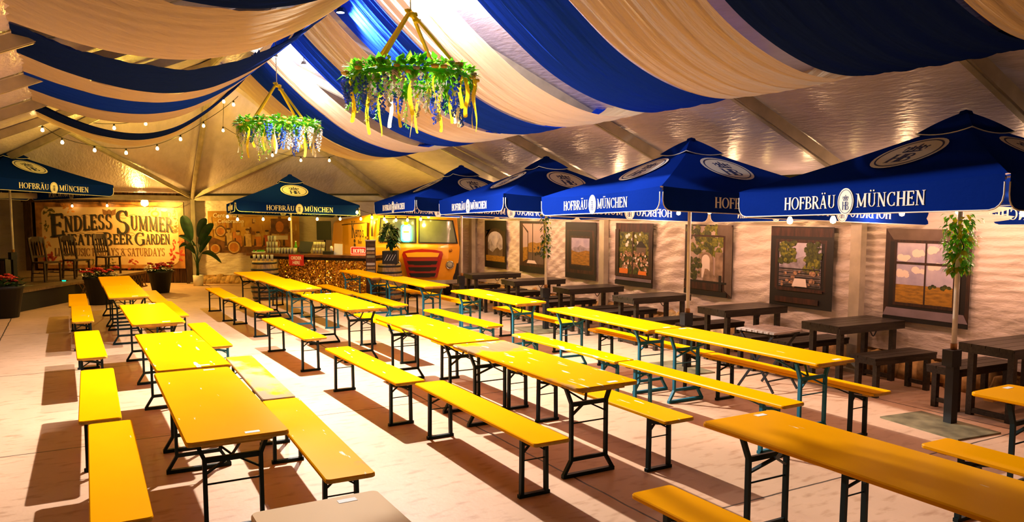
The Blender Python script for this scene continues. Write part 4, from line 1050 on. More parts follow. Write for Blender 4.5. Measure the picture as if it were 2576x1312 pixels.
def p5(L, g):
    L(rc(0, 0, 1, 1), 'wood'); L(rc(.08, .2, .88, .98), 'dusk'); blobs(L, g, 60, .08, .55, .8, .98, 'leaf2', .06); blobs(L, g, 30, .08, .6, .6, .95, 'leaf', .05)
    L([(.3, .25), (.62, .25), (.62, .5)] + ell(.46, .5, .16, .12, 12, 0, 180) + [(.3, .5)], 'stone'); L([(.38, .25), (.55, .25), (.55, .5)] + ell(.465, .5, .085, .08, 12, 0, 180), 'glow'); L([(.40, .2), (.8, .2), (.5, .38), (.45, .38)], 'stone')
    blobs(L, g, 26, .08, .24, .36, .5, 'leaf', .05); L(rc(.66, .24, .86, .62), 'stone'); L(rc(.04, .83, .96, .855), 'wood2'); L(rc(.82, .2, .86, .98), 'wood2'); L([(.86, .1), (1, .02), (1, .98), (.86, .9)], 'wall'); L([(.70, .86), (.98, .84), (.98, 1), (.7, 1)], 'wall')
    L(rc(0, .18, .9, .21), 'dark'); L(rc(.0, .08, .8, .18), 'wood2'); L(ell(.55, .13, .09, .05, 14), 'wood'); L(rc(.74, .08, .80, .3), 'dark'); L(rc(0, 0, .9, .07), 'dark')
def p6(L, g):
    L(rc(.0, .88, 1, .985), 'wood2'); L(rc(.08, .22, .9, .84), 'wood2'); L(rc(.12, .24, .87, .80), 'dark'); L(rc(.15, .26, .82, .80), 'sky'); L(hills(.15, .82, .26, [.5, .56, .6, .64, .56, .52]), 'mount')
    blobs(L, g, 60, .16, .56, .40, .8, 'leaf', .045); blobs(L, g, 26, .16, .58, .42, .8, 'leaf2', .03); blobs(L, g, 60, .58, .52, .82, .8, 'leaf', .045); blobs(L, g, 24, .56, .42, .82, .6, 'leaf2', .03)
    for k in range(9): L(rc(.16, .27 + k * .025, .82, .283 + k * .025), 'wall' if k % 2 else 'dark')
    blobs(L, g, 24, .17, .27, .81, .45, 'skin', .03); L([(.38, .26), (.62, .26), (.60, .36), (.42, .36)], 'glow'); L(rc(.12, .2, .86, .235), 'wood2'); L(rc(.10, .05, .80, .12), 'wood2')
def p7(L, g):
    L(rc(0, 0, 1, 1), 'wood'); L([(0, 1), (1, 1), (.88, .88), (.1, .88)], 'wall'); L(rc(.06, .14, .96, .86), 'dark'); L(rc(.12, .18, .86, .88), 'sill'); L(rc(.145, .20, .835, .86), 'sky')
    for k in range(7): blobs(L, g, 9, .18 + .09 * (k % 4) * 2, .50 + .045 * k, .30 + .09 * (k % 4) * 2, .53 + .045 * k, 'glow', .04)
    L(rc(.145, .20, .835, .40), 'field'); blobs(L, g, 8, .55, .385, .80, .41, 'leaf', .03)
    for a in ((.49, .20, .51, .86), (.145, .62, .835, .645)): L(rc(*a), 'wood')
    for a in ((.12, .18, .15, .88), (.82, .18, .86, .88), (.12, .17, .86, .205), (.12, .85, .86, .88)): L(rc(*a), 'wood')
    L(rc(.87, .1, .90, .86), 'dark'); L([(0, .05), (1, .05), (.95, .14), (.04, .14)], 'sill'); L(rc(0, 0, 1, .045), 'dark')
for k, (yc, fn, lab) in enumerate([(16.37, p1, 'window print with a round arched valley view, beside the truck'), (14.67, p2, 'window print with an open casement over brown fields, half behind the ivy pole'), (12.80, p3, 'window print of a mountain plain in a heavy dark frame'), (11.10, p4, 'window print of a busy beer garden seen through open shutters'),
        (9.22, p5, 'window print of a leafy garden archway, behind the white umbrella pole'), (7.40, p6, 'window print of an empty terrace between trees in a wide black frame'), (5.57, p7, 'window print of a field and clouds in four panes, with a white sill')]): poster(lab, yc, fn)
# ------------------------------------------------------------------ back area (turned 29.8 degrees): stage, banner, mural
def bthing(name, label, cat, q, d, z=0, turn=0, group=None): return thing(name, label, cat, bk(q, d, z), BRZ + turn, group)
t = bthing('stage', 'low dark stage platform with tan boards and a lattice skirt', 'stage', -10.2, 15.5)
MB().box((-2.0, 3.05, .415), (4.0, 6.1, .05)).build('deck', M['stage'], t)
b = MB(); b.box((-2.02, .06, .19), (3.9, .04, .38)); b.box((-.06, 1.3, .19), (.04, 2.5, .38)); b.box((-.12, 4.3, .19), (.02, 3.5, .38))
b.build('skirt_panel', M['black'], t)
b = MB()
for k in range(20):
    y = 2.7 + k * .16; b.bar((-.03, y, .03), (-.03, y + .3, .38), .018); b.bar((-.03, y + .3, .03), (-.03, y, .38), .018)
b.bar((-.03, 2.6, .38), (-.03, 6.1, .38), .03); b.bar((-.03, 2.6, .02), (-.03, 6.1, .02), .03)
b.build('lattice', M['barn'], t)
# welcome banner
def banner_mats():
    bg = mat('banner_paper', (.66, .45, .25), .5, col2=(.52, .32, .15), vscale=1.4)
    return [bg, mat('banner_edge', (.36, .15, .04), .5, var=.5, vscale=4), mat('banner_ink', (.035, .03, .025), .5), mat('banner_sepia', (.20, .09, .035), .5), mat('banner_leaf', (.16, .12, .03), .5), mat('banner_red', (.38, .045, .02), .5), mat('banner_orange', (.60, .22, .03), .5), mat('banner_blue', (.15, .18, .40), .5), mat('banner_pale', (.80, .66, .42), .5)]
t = bthing('banner', 'large cream welcome banner with ornate black lettering behind the stage chairs', 'banner', -11.62, 22.42, .44)
BW, BH = 4.28, 1.92
fn = lambda x, y, q: (x, -q, y)
b = MB(); b.prism([(-BW / 2, 0), (BW / 2, 0), (BW / 2, BH), (-BW / 2, BH)], -.004, 0, fn, 1)
b.flat(rrect(BW - .30, BH - .22, .25, 6) and [(x, y + BH / 2 - .02) for x, y in rrect(BW - .34, BH - .26, .2, 6)], .001, fn, 0)
g = random.Random(4)
def sprig(cx, cy, n, r, mi, lay):
    for k in range(n):
        a = g.uniform(0, 2 * PI); q = r * g.uniform(.2, 1); px, py = cx + q * math.cos(a), cy + q * .8 * math.sin(a); w = r * g.uniform(.18, .3); th = g.uniform(0, PI)
        b.flat([(px + w * (math.cos(v * PI / 5) * math.cos(th) - .5 * math.sin(v * PI / 5) * math.sin(th)), py + w * (math.cos(v * PI / 5) * math.sin(th) + .5 * math.sin(v * PI / 5) * math.cos(th))) for v in range(10)], lay, fn, mi)
for i, (cx, cy, n, r, mi) in enumerate([(-1.75, 1.62, 12, .26, 4), (-1.2, 1.74, 10, .2, 6), (-1.85, 1.2, 9, .2, 4), (-1.9, .75, 8, .2, 6), (-1.8, .35, 12, .26, 5), (-1.3, .14, 10, .22, 5), (1.85, 1.2, 12, .22, 4), (1.95, 1.55, 10, .2, 4), (1.2, 1.72, 8, .16, 6), (1.92, .75, 8, .16, 5), (1.9, .4, 12, .24, 5), (1.5, .14, 10, .24, 4), (.6, .12, 9, .2, 5), (0, .16, 6, .14, 4), (-.6, .12, 8, .2, 4), (.98, 1.66, 5, .1, 7)]):
    sprig(cx, cy, n, r, mi, .0015 + .0001 * i)
ring(b, 1.32, 1.58, .10, .075, .05, .003, .0035, fn, 6, 16); b.prism([(1.5, 1.44), (1.68, 1.44), (1.68, 1.66), (1.5, 1.66)], .003, .0035, fn, 6); b.prism(ell(1.59, 1.69, .1, .05, 10), .0035, .004, fn, 8); ring(b, 1.72, 1.55, .05, .07, .025, .003, .0035, fn, 6, 12)
b.prism(ell(0, 1.60, .07, .11, 14), .003, .0035, fn, 3)
for s in (-1, 1):
    b.prism([(s * .04, 1.66), (s * .2, 1.72), (s * .18, 1.56), (s * .07, 1.52)], .003, .0035, fn, 3)
    for q in range(4): ring(b, s * (.42 + .26 * q), 1.50 - .02 * q + (.03 if q % 2 else 0), .12, .05, .012, .003, .0035, fn, 3, 12, 0, 300)
    for q in range(3): ring(b, s * (.30 + .28 * q), 1.0 - .01 * q, .13, .045, .012, .003, .0035, fn, 3, 12, 180, 500)
    b.prism([(s * .2, .56), (s * .9, .55), (s * .9, .56), (s * .2, .57)], .003, .0035, fn, 3)
def arch(x, y): return (x, y + .10 * math.cos(x * .85) - .10 + .02 * x)
for mi, o, z0 in ((3, .022, .0040), (2, 0, .0050), (2, -.012, .0060)):
    caps(b, 'E', -1.72 + o, 1.02 - o, .66, fn, z0, z0 + .0008, mi, warp=arch, sx=.95)
    caps(b, 'NDLESS', -1.31 + o, 1.13 - o, .44, fn, z0, z0 + .0008, mi, sp=.06, warp=arch, sx=.70)
    caps(b, 'S', .16 + o, .98 - o, .70, fn, z0, z0 + .0008, mi, warp=arch, sx=.95)
    caps(b, 'UMMER', .60 + o, 1.10 - o, .42, fn, z0, z0 + .0008, mi, sp=.05, warp=arch, sx=.66)
    k = o * .7
    caps(b, 'HEATED', -1.36 + k, .68 - k, .31, fn, z0, z0 + .0008, mi, sp=.05, sx=.84)
    caps(b, 'B', -.20 + k, .66 - k, .38, fn, z0, z0 + .0008, mi); caps(b, 'EER', .08 + k, .70 - k, .29, fn, z0, z0 + .0008, mi, sp=.03, sx=.9)
    caps(b, 'G', .70 + k, .66 - k, .38, fn, z0, z0 + .0008, mi); caps(b, 'ARDEN', 1.02 + k, .70 - k, .29, fn, z0, z0 + .0008, mi, sp=.02, sx=.62)
    caps(b, 'LIVE MUSIC FRIDAYS & SATURDAYS', -1.62 + o * .5, .36 - o * .5, .225, fn, z0, z0 + .0008, 3 if mi == 2 else 0, sp=.02, sx=.70)
b.build('print', banner_mats(), t)
# tavern mural on the back canvas
t = bthing('wall_mural', 'golden tavern mural with barrels and drinkers beside the palm', 'wall print', -7.42, 22.28, .90)
MW, MH = 2.62, 1.20
mm = [mat('mural_gold', (.52, .28, .03), .5, col2=(.34, .14, .015), vscale=2.5), mat('mural_brown', (.16, .06, .015), .5, var=.5, vscale=6), mat('mural_orange', (.50, .17, .02), .5, var=.3, vscale=6), mat('mural_tan', (.58, .36, .12), .5, var=.3, vscale=8), mat('mural_dark', (.06, .025, .01), .5), mat('mural_white', (.78, .66, .48), .5), mat('mural_red', (.42, .08, .02), .5)]
b = MB(); b.prism([(-MW / 2, 0), (MW / 2, 0), (MW / 2, MH), (-MW / 2, MH)], -.004, 0, fn, 0)
lay = [.001]
def ml(poly, mi): lay[0] += .00012; b.flat(poly, lay[0], fn, mi)
g = random.Random(9)
ml([(-1.31, 0), (1.31, 0), (1.31, .16), (.2, .22), (-.5, .2), (-1.31, .5)], 1)
for _ in range(60):
    x, y = g.uniform(-1.25, 1.25), g.uniform(.45, .95); w, h = g.uniform(.04, .12), g.uniform(.08, .22)
    ml([(x - w / 2, y - h / 2), (x + w / 2, y - h / 2), (x + w * .4, y + h / 2), (x - w * .4, y + h / 2)], g.choice([1, 2, 3, 3, 0]))
for x, h, mi in ((-.72, .62, 3), (-.45, .55, 2), (-.18, .60, 3), (.12, .52, 2), (.38, .56, 6), (.62, .5, 3), (.95, .55, 2)):
    ml([(x - .11, .18), (x + .11, .18), (x + .09, h - .05), (x - .09, h - .05)], mi); ml(ell(x, h + .02, .05, .065, 12), 3); ml([(x - .13, .2), (x - .05, .2), (x - .07, h - .12), (x - .1, h - .12)], 4); ml(ell(x, h + .07, .06, .03, 10), 4)
for x, y, r in ((-.58, .16, .20), (-.95, .62, .16), (.62, .26, .17), (-1.12, .12, .16)):
    ml(ell(x, y, r, r, 20), 1); ml(ell(x, y, r * .82, r * .82, 20), 3); ml(ell(x, y, r * .66, r * .66, 20), 2)
ml([(.44, .38), (.98, .38), (.98, .50), (.44, .50)], 5); ml([(.5, .55), (1.0, .55), (1.0, .98), (.5, .98)], 1); ml(ell(.75, .75, .12, .16, 12), 2)
plain(b, 'Centennial', -1.16, 1.02, .12, fn, .012, 5, bold=.012, shear=.1); plain(b, 'Celebration', -1.03, .86, .11, fn, .012, 5, bold=.012, shear=.1)
plain(b, 'Kemps Inn', .50, .41, .055, fn, .012, 4, bold=.01)
b.build('print', mm, t)

# wooden chairs on the stage
def chair():
    t = thing('wooden_chair', '', 'chair')
    m = M['brown']
    b = MB(); b.prism([(-.21, -.20), (.21, -.20), (.235, .22), (-.235, .22)], .43, .465); b.build('seat', m, t)
    for s in (-1, 1):
        MB().bar((s * .205, .19, .43), (s * .21, .2, 0), .038).build('leg', m, t)
        MB().polybar([(s * .185, -.24, 0), (s * .185, -.19, .45), (s * .19, -.29, 1.02)], .036, .036, side=(1, 0, 0)).build('back_post', m, t)
        MB().bar((s * .2, -.2, .2), (s * .205, .19, .2), .02).build('stretcher', m, t)
    MB().bar((-.19, 0, .22), (.19, 0, .22), .02).build('stretcher', m, t)
    b = MB(); b.polybar([(-.2, -.275, .95), (-.1, -.30, .975), (.1, -.30, .975), (.2, -.275, .95)], .15, .022, side=(0, 0, 1)); b.build('crest_rail', m, t)
    MB().bar((-.185, -.225, .58), (.185, -.225, .58), .03, .05).build('lower_rail', m, t)
    for x in (-.1, -.035, .035, .1): MB().bar((x, -.225, .59), (x, -.285, .93), .034, .012, up=(1, 0, 0)).build('splat', m, t)
    return t
ch = chair()
for k, (q, d, rz, lab) in enumerate([(-10.98, 18.2, -1.9, 'dark wooden chair on the stage beside the umbrella pole, nearest the stage edge plants'), (-10.78, 19.1, -1.95, 'dark wooden chair in the middle of the three on the stage'), (-10.72, 20.5, -2.0, 'dark wooden chair on the stage closest to the banner text')]):
    o = ch if k == 0 else copy_tree(ch)
    o.location = bk(q, d, .4435); o.rotation_euler = (0, 0, BRZ + rz); tag(o, lab, 'chair', 'wooden chairs on the stage')
t = bthing('stage_speaker', 'black box shaped stage speaker at the edge of the stage, partly out of view', 'speaker', -12.05, 18.2, .44)
MB().box((0, 0, .27), (.5, .42, .54)).build('cabinet', M['black'], t); MB().box((0, -.215, .27), (.44, .012, .46)).build('speaker_grille', M['brown'], t)
b = MB(); b.box((0, 0, .02), (.09, .05, .03)); t = bthing('stage_light_strip', 'tiny glowing green light on the stage boards between two chairs', 'light', -10.62, 18.3, .44)
MB().box((0, 0, .012), (.12, .05, .024)).build('case', M['black'], t); MB().box((0, -.026, .014), (.09, .004, .014)).build('led', M['led'], t)
# flower tubs
def tub(label, q, d, seed, s=1.0):
    t = bthing('flower_tub', label, 'planter', q, d, 0, .3, 'red flower tubs'); g = random.Random(seed)
    b = MB(); P = [(.20, 0), (.29, .52), (.31, .52), (.31, .58), (.27, .58), (.26, .5)]
    b.lathe([(r * s, z * s) for r, z in P], n=20); b.build('tub', M['black'], t)
    MB().lathe([(0, .53 * s), (.27 * s, .52 * s)], n=16).build('soil', M['soil'], t)
    b = MB()
    for k in range(150):
        a = g.uniform(0, 2 * PI); r = .32 * s * g.random() ** .6
        leaf(b, (r * math.cos(a), r * math.sin(a), s * (.53 + .17 * g.random())), (math.cos(a), math.sin(a), g.uniform(-.2, .9)), .09, .07)
    b.build('foliage', M['leafd'], t)
    for k in range(16):
        a = g.uniform(0, 2 * PI); r = .33 * s * g.random() ** .5; b = MB(); c = (r * math.cos(a), r * math.sin(a), s * (.66 + .12 * g.random()))
        rose(b, c, .055); rose(b, (c[0] + .05, c[1] + .02, c[2] - .02), .045); b.build('blossom', M['petal_r'], t)
    return t
tub('black tub of red flowers at the banner foot, past the stage row tables', -9.05, 19.85, 1, 1.0)
tub('black tub of red flowers at the stage corner below the third chair', -9.28, 17.35, 2, 1.1)
tub('black tub of red flowers at the near stage edge, cut by the frame', -9.98, 15.15, 3, 1.1)
# palm in a white pot
t = bthing('potted_palm', 'tall broad leaved banana palm in a white pot beside the tent pole', 'plant', -8.85, 21.75)
MB().lathe([(.13, 0), (.14, .30), (.12, .30), (.11, .26)], n=20).build('pot', M['pot_w'], t)
MB().lathe([(0, .28), (.115, .27)], n=12).build('soil', M['soil'], t)
g = random.Random(12); b = MB()
fr = [((-.16, 1.28), (-.40, 1.98), .17, .05), ((.03, 1.36), (.24, 1.90), .12, .1), ((.10, 1.16), (.52, 1.76), .12, -.1), ((-.06, 1.12), (-.56, 1.40), .07, .1), ((.08, .94), (.42, 1.40), .09, .0), ((-.02, .92), (-.30, 1.06), .10, -.12), ((.14, .92), (.70, .64), .075, -.05), ((-.2, 1.0), (-.58, 1.06), .06, .15)]
st = MB()
for (bx, bz), (tx, tz), hw, y in fr:
    p0 = Vector((g.uniform(-.03, .03), g.uniform(-.03, .03), .27)); p2 = Vector((bx, y * .6, bz)); T2 = Vector((tx, y, tz))
    st.tube([p0, p0.lerp(p2, .5) + Vector((-.04 * (1 if bx > 0 else -1), 0, .02)), p2], [.02, .014, .008], 6)
    d_ = (T2 - p2); s_ = d_.cross(Vector((0, 1, .25))).normalized(); n_2 = Vector((0, -1, .2))
    drp = .10 if tz > 1.2 else .16
    def lf(u, v, p2=p2, d_=d_, s_=s_, n_2=n_2, hw=hw, drp=drp):
        k = 2 * v - 1; w = hw * (math.sin(PI * min(1, .03 + .97 * u)) ** .55)
        return p2 + d_ * u + s_ * w * k + n_2 * (.03 * abs(k) * w / hw) + Vector((0, 0, drp * math.sin(PI * u) * .8))
    b.grid(lf, 12, 6)
n_ = 0
st.build('stalk', M['leafd'], t); b.build('palm_leaves', M['leafd'], t)

# ------------------------------------------------------------------ bar
bl, br_ = Vector(bk(-6.5, 19.1)), Vector(bk(-3.25, 17.9))
bdir = (br_ - bl).normalized(); brz = math.atan2(bdir.y, bdir.x); BL = (br_ - bl).length
t = thing('bar_counter', 'long bar with a dark wooden top and glittering gold sequin front', 'bar', bl, brz)
MB().box((BL / 2, .28, 1.03), (BL + .1, .62, .06)).build('counter_top', M['barwood'], t)
MB().box((BL / 2, .30, .965), (BL, .5, .07)).build('under_rail', M['black'], t)
sq = bpy.data.materials.new('gold_sequins'); sq.use_nodes = True; nt = sq.node_tree; pb = nt.nodes['Principled BSDF']
pb.inputs['Base Color'].default_value = (.60, .26, .03, 1); pb.inputs['Metallic'].default_value = .85; pb.inputs['Roughness'].default_value = .25
tc = nt.nodes.new('ShaderNodeTexCoord'); vo = nt.nodes.new('ShaderNodeTexVoronoi'); vo.inputs['Scale'].default_value = 38
nt.links.new(tc.outputs['Object'], vo.inputs['Vector'])
sb_ = nt.nodes.new('ShaderNodeVectorMath'); sb_.operation = 'SUBTRACT'; sb_.inputs[1].default_value = (.5, .5, .5); nt.links.new(vo.outputs['Color'], sb_.inputs[0])
scn = nt.nodes.new('ShaderNodeVectorMath'); scn.operation = 'SCALE'; scn.inputs['Scale'].default_value = 1.1; nt.links.new(sb_.outputs[0], scn.inputs[0])
ge = nt.nodes.new('ShaderNodeNewGeometry'); an = nt.nodes.new('ShaderNodeVectorMath'); an.operation = 'ADD'; nt.links.new(ge.outputs['Normal'], an.inputs[0]); nt.links.new(scn.outputs[0], an.inputs[1])
nm = nt.nodes.new('ShaderNodeVectorMath'); nm.operation = 'NORMALIZE'; nt.links.new(an.outputs[0], nm.inputs[0]); nt.links.new(nm.outputs[0], pb.inputs['Normal'])
rp = nt.nodes.new('ShaderNodeValToRGB'); rp.color_ramp.elements[0].color = (.20, .08, .01, 1); rp.color_ramp.elements[1].color = (.85, .42, .05, 1)
sx_ = nt.nodes.new('ShaderNodeSeparateColor'); nt.links.new(vo.outputs['Color'], sx_.inputs[0]); nt.links.new(sx_.outputs[0], rp.inputs[0]); nt.links.new(rp.outputs[0], pb.inputs['Base Color'])
x0 = .82
for a, c in ((x0, 2.15), (2.17, BL - .02)):
    b = MB(); b.grid(lambda u, v, a=a, c=c: (a + (c - a) * u, .06 + .012 * math.sin(23 * (a + (c - a) * u)) * (1 - v), .01 + .93 * v), 40, 4); b.build('sequin_panel', sq, t)
for x in (x0, 2.16, BL - .02): MB().box((x, .10, .48), (.06, .06, .96)).build('post', M['brown'], t)
t0 = t
def onbar(name, label, cat, x, y, group=None, z=1.06, rz=0.0):
    p = bl + bdir * x + Vector((-bdir.y, bdir.x, 0)) * y
    return thing(name, label, cat, (p.x, p.y, z), brz + rz, group)
# order sign hung on the front
t = onbar('order_sign', 'red sign with white capitals hung on the sequin bar front', 'sign', 1.43, -.06, z=.79)
fn = lambda x, y, q: (x, -q, y)
MB().prism(rrect(.42, .26, .01, 2) and [(x, y + .13) for x, y in rrect(.42, .26, .01, 2)], -.012, 0, fn).build('board', M['signred'], t)
b = MB(); plain(b, 'ORDER', 0, .145, .078, fn, .001, 0, bold=.018, sx=.82, align='CENTER'); plain(b, 'HERE', 0, .035, .078, fn, .001, 0, bold=.018, sx=.82, align='CENTER'); b.build('lettering', M['white'], t)
# glasses in rows
def glass():
    t = thing('beer_glass', '', 'glass'); MB().lathe([(.028, 0), (.038, .14), (.035, .14), (.026, .008), (0, .008)], n=12).build('tumbler', M['clear'], t); return t
gl = glass(); n_ = 0
for r_, (xs, y, z) in enumerate([([.80 + .085 * k for k in range(6)], .15, 1.06), ([.84 + .085 * k for k in range(5)], .27, 1.06), ([.42 + .085 * k for k in range(4)], .20, 1.06), ([.42 + .085 * k for k in range(4)], .20, 1.205), ([.46 + .085 * k for k in range(3)], .20, 1.35), ([1.66 + .085 * k for k in range(4)], .35, 1.06), ([1.68 + .085 * k for k in range(4)], .35, 1.205)]):
    for x in xs:
        o = gl if n_ == 0 else copy_tree(gl); n_ += 1
        p = bl + bdir * x + Vector((-bdir.y, bdir.x, 0)) * y; o.location = (p.x, p.y, z)
        tag(o, ['upturned clear beer glass in the front row between the glass stack and the till', 'clear beer glass in the row behind the front glasses on the bar', 'clear beer glass in the lowest tier of the tall stack on the bar', 'clear beer glass in the middle tier of the tall stack on the bar', 'clear beer glass topmost in the tall stack on the bar', 'clear beer glass in the lower tier behind the till', 'clear beer glass in the upper tier behind the till'][r_], 'glass', ['front row of glasses', 'second row of glasses', 'glass stack lowest tier', 'glass stack middle tier', 'glass stack top tier', 'glasses behind till', 'upper glasses behind till'][r_])
def hang_glass(k): pass
t = onbar('till_screen', 'black till screen tilted on the bar above the red sign', 'till', 1.40, .36, rz=.25)
MB().box((0, 0, .02), (.2, .2, .04)).build('base', M['black'], t); MB().bar((0, .04, .04), (0, .02, .2), .06, .03).build('stand', M['black'], t)
b = MB(); b.prism([(-.17, .0), (.13, .0), (.19, .24), (-.13, .26)], 0, .03, lambda x, y, q: (x, q + y * .35 - .06, y + .04)); b.build('screen', M['black'], t)
t = onbar('paper_notice', 'white sheet of paper leaning upright on the bar', 'notice', 2.42, .22)
MB().prism([(-.12, 0), (.12, 0), (.10, .25), (-.13, .26)], 0, .004, lambda x, y, q: (x, q + y * .18, y)).build('sheet', M['paper'], t)
t = onbar('coffee_maker', 'small dark bar machine with orange glow trim between the glasses and paper', 'machine', 2.17, .22)
MB().box((0, 0, .04), (.22, .2, .08)).build('body', M['black'], t); MB().lathe([(.03, .08), (.035, .16), (.02, .2), (0, .2)], (.07, 0, 0), 10).build('jug', M['paper'], t)
t = onbar('serving_tray', 'pale tray with green limes at the barrel end of the bar', 'tray', .10, .25)
MB().lathe([(0, .0), (.15, .0), (.17, .025), (.16, .03), (.14, .012)], n=18).build('tray', M['paper'], t)
g = random.Random(2)
for k in range(7): MB().lathe([(0, -.028), (.02, -.02), (.028, 0), (.02, .02), (0, .03)], (g.uniform(-.09, .09), g.uniform(-.09, .09), .045), 8).build('lime', M['leafg'], t)
t = onbar('soda_bottle', 'green soda bottle standing beside the till', 'bottle', 1.08, .42)
MB().lathe([(.035, 0), (.038, .16), (.015, .23), (.013, .28), (0, .28)], n=12).build('glass_body', M['leafg'], t); MB().lathe([(.016, .28), (.016, .30), (0, .30)], n=10).build('cap', M['paper'], t)
# red neon box sign
t = onbar('neon_sign', 'red glowing neon sign on the bar behind the menu rack', 'neon sign', 2.98, .30, z=1.06)
MB().prism([(x, y + .10) for x, y in rrect(.52, .19, .02, 3)], 0, .03, lambda x, y, q: (x, q, y)).build('backboard', M['red'], t)
b = MB(); P = [(x, -.012, y + .10) for x, y in rrect(.49, .165, .02, 3)]; b.tube(P, .006, 5, closed=True)
b.build('neon_border', M['neon_r'], t)
b = MB(); fn3 = lambda x, y, q: (x, -q, y)
caps(b, 'HOFBR\u00c4U', -.195, .045, .095, fn3, .004, .012, 0, sp=.02, sx=.88); b.build('neon_lettering', M['neon_r'], t)
# barrels
def barrel(label, q, d, h, r):
    t = bthing('wine_barrel', label, 'barrel', q, d, 0, .2, 'oak barrels'); P = [(r * (.82 + .18 * math.sin(PI * k / 12)), h * k / 12) for k in range(13)]
    b = MB(); b.lathe(P, n=28); b.build('staves', M['oak'], t)
    MB().lathe([(0, h - .02), (r * .80, h - .02)], n=24).build('lid', M['oak'], t)
    for z in (.06, .22, .34, .66, .78, .94):
        rr = r * (.82 + .18 * math.sin(PI * z)) + .004
        MB().lathe([(rr - .004, h * z - .022), (rr + .004, h * z - .022), (rr + .004, h * z + .022), (rr - .004, h * z + .022)], n=28).build('hoop', M['black'], t)
    return t
barrel('oak barrel under the stage end of the bar', -5.88, 18.35, .93, .33)
barrel('oak barrel carrying the crate and leafy plant beside the truck', -2.85, 17.95, .88, .30)
for k in range(5): 
    o = copy_tree(gl); p = bk(-6.10 + .11 * k, 18.30 - .02 * k, .93); o.location = p; tag(o, 'upturned glass standing on the oak barrel under the bar', 'glass', 'glasses on the barrel')
t = bthing('crate_planter', 'black milk crate with a big leafy plant on the oak barrel', 'plant', -2.81, 17.9, .88)
b = MB(); b.box((0, 0, .15), (.34, .30, .30)); b.build('crate', M['black'], t)
b = MB()
for k in range(4): b.bar((-.12 + .06 * k, -.153, .08), (-.04 + .06 * k, -.153, .22), .012, .006)
b.build('crate_lattice', M['paper'], t)
g = random.Random(5); b = MB(); st = MB()
for k in range(14):
    a = g.uniform(0, 2 * PI); r = g.uniform(.05, .26); z = g.uniform(.45, .92); st.tube([(0, 0, .28), (r * .4 * math.cos(a), r * .4 * math.sin(a), z * .7), (r * math.cos(a), r * math.sin(a), z)], .008, 5)
    for j in range(8):
        q = a + g.uniform(-1.2, 1.2); leaf(b, (r * math.cos(a) * (.6 + .06 * j), r * math.sin(a) * (.6 + .06 * j), z - .03 * j), (math.cos(q), math.sin(q), g.uniform(-.3, .5)), g.uniform(.13, .20), g.uniform(.09, .13), 0, .5)
st.build('stalk', M['leafd'], t); b.build('plant_leaves', M['leafd'], t)
# menu rack
t = bthing('menu_rack', 'tall narrow rack of printed menu cards at the end of the bar', 'rack', -3.17, 17.35, 0, .15)
MB().box((0, 0, .72), (.22, .05, 1.42)).build('board', M['brown'], t)
MB().box((0, 0, .02), (.34, .30, .04)).build('base', M['black'], t)
g = random.Random(8)
for k in range(8):
    MB().box((0, -.032, .74 + .085 * k), (.18, .012, .055)).build('menu_card', [M['plate'], M['oak'], M['steel'], M['brown']][k % 4], t)
MB().box((0, -.02, 1.44), (.24, .06, .03)).build('top_rail', M['steel'], t)
# loudspeaker on a pole
t = bthing('loudspeaker', 'black loudspeaker on a pole stand behind the bar', 'speaker', -5.0, 20.7, 0, .1)
MB().tube([(0, 0, 0), (0, 0, 1.36)], .02, 8).build('pole', M['black'], t)
for k in range(3): a = 2 * PI * k / 3; MB().bar((.0, 0, .5), (.4 * math.cos(a), .4 * math.sin(a), .01), .025).build('leg', M['black'], t)
MB().prism([(-.19, -.15), (.19, -.15), (.14, .17), (-.14, .17)], 1.33, 1.83).build('cabinet', M['black'], t)
MB().box((0, -.156, 1.58), (.33, .012, .44)).build('speaker_grille', M['black'], t)

# ------------------------------------------------------------------ truck
t = bthing('food_truck', 'old amber delivery truck with a red slatted grille parked behind the bar', 'truck', 0, 0)
FLx, FRx, FD = -3.31, -1.27, 18.72
RL, RRr = (-5.0, 21.5), (-3.0, 21.35)
def ring_at(z, ins, bow):
    fl, fr = (FLx + ins, FD), (FRx - ins, FD)
    front = []
    for k in range(9):
        u = k / 8; x = fl[0] + (fr[0] - fl[0]) * u; front.append((x, FD - bow * math.sin(PI * u) ** .7 + .10 * abs(2 * u - 1) ** 4, z))
    return front + [(RRr[0] - ins, RRr[1], min(z, 1.5 + (z - 1.5) * .6)), (RL[0] + ins, RL[1], min(z, 1.5 + (z - 1.5) * .6))]
lev = [(.42, .16, .10), (.60, .09, .14), (.95, .02, .18), (1.22, .0, .16), (1.30, .02, .12), (1.92, .06, .06), (2.0, .09, .05), (2.06, .14, .02)]
b = MB(); V, F = [], []
for z, i_, bw in lev: V += ring_at(z, i_, bw)
n = 11
for r in range(len(lev) - 1):
    for k in range(n): F.append((r * n + k, r * n + (k + 1) % n, (r + 1) * n + (k + 1) % n, (r + 1) * n + k))
F.append(tuple(range((len(lev) - 1) * n, len(lev) * n))); b.add(V, F, 0, False); b.build('body', M['truck'], t)
cx = (FLx + FRx) / 2
def facade(x, z, q=0):
    u = (x - FLx) / (FRx - FLx)
    for (z0, i0, b0), (z1, i1, b1) in zip(lev[:-1], lev[1:]):
        if z <= z1: k = (z - z0) / (z1 - z0); bow = b0 + (b1 - b0) * k; break
    u = min(1, max(0, u)); return (x, FD - bow * math.sin(PI * u) ** .7 + .10 * abs(2 * u - 1) ** 4 - .012 - q, z)
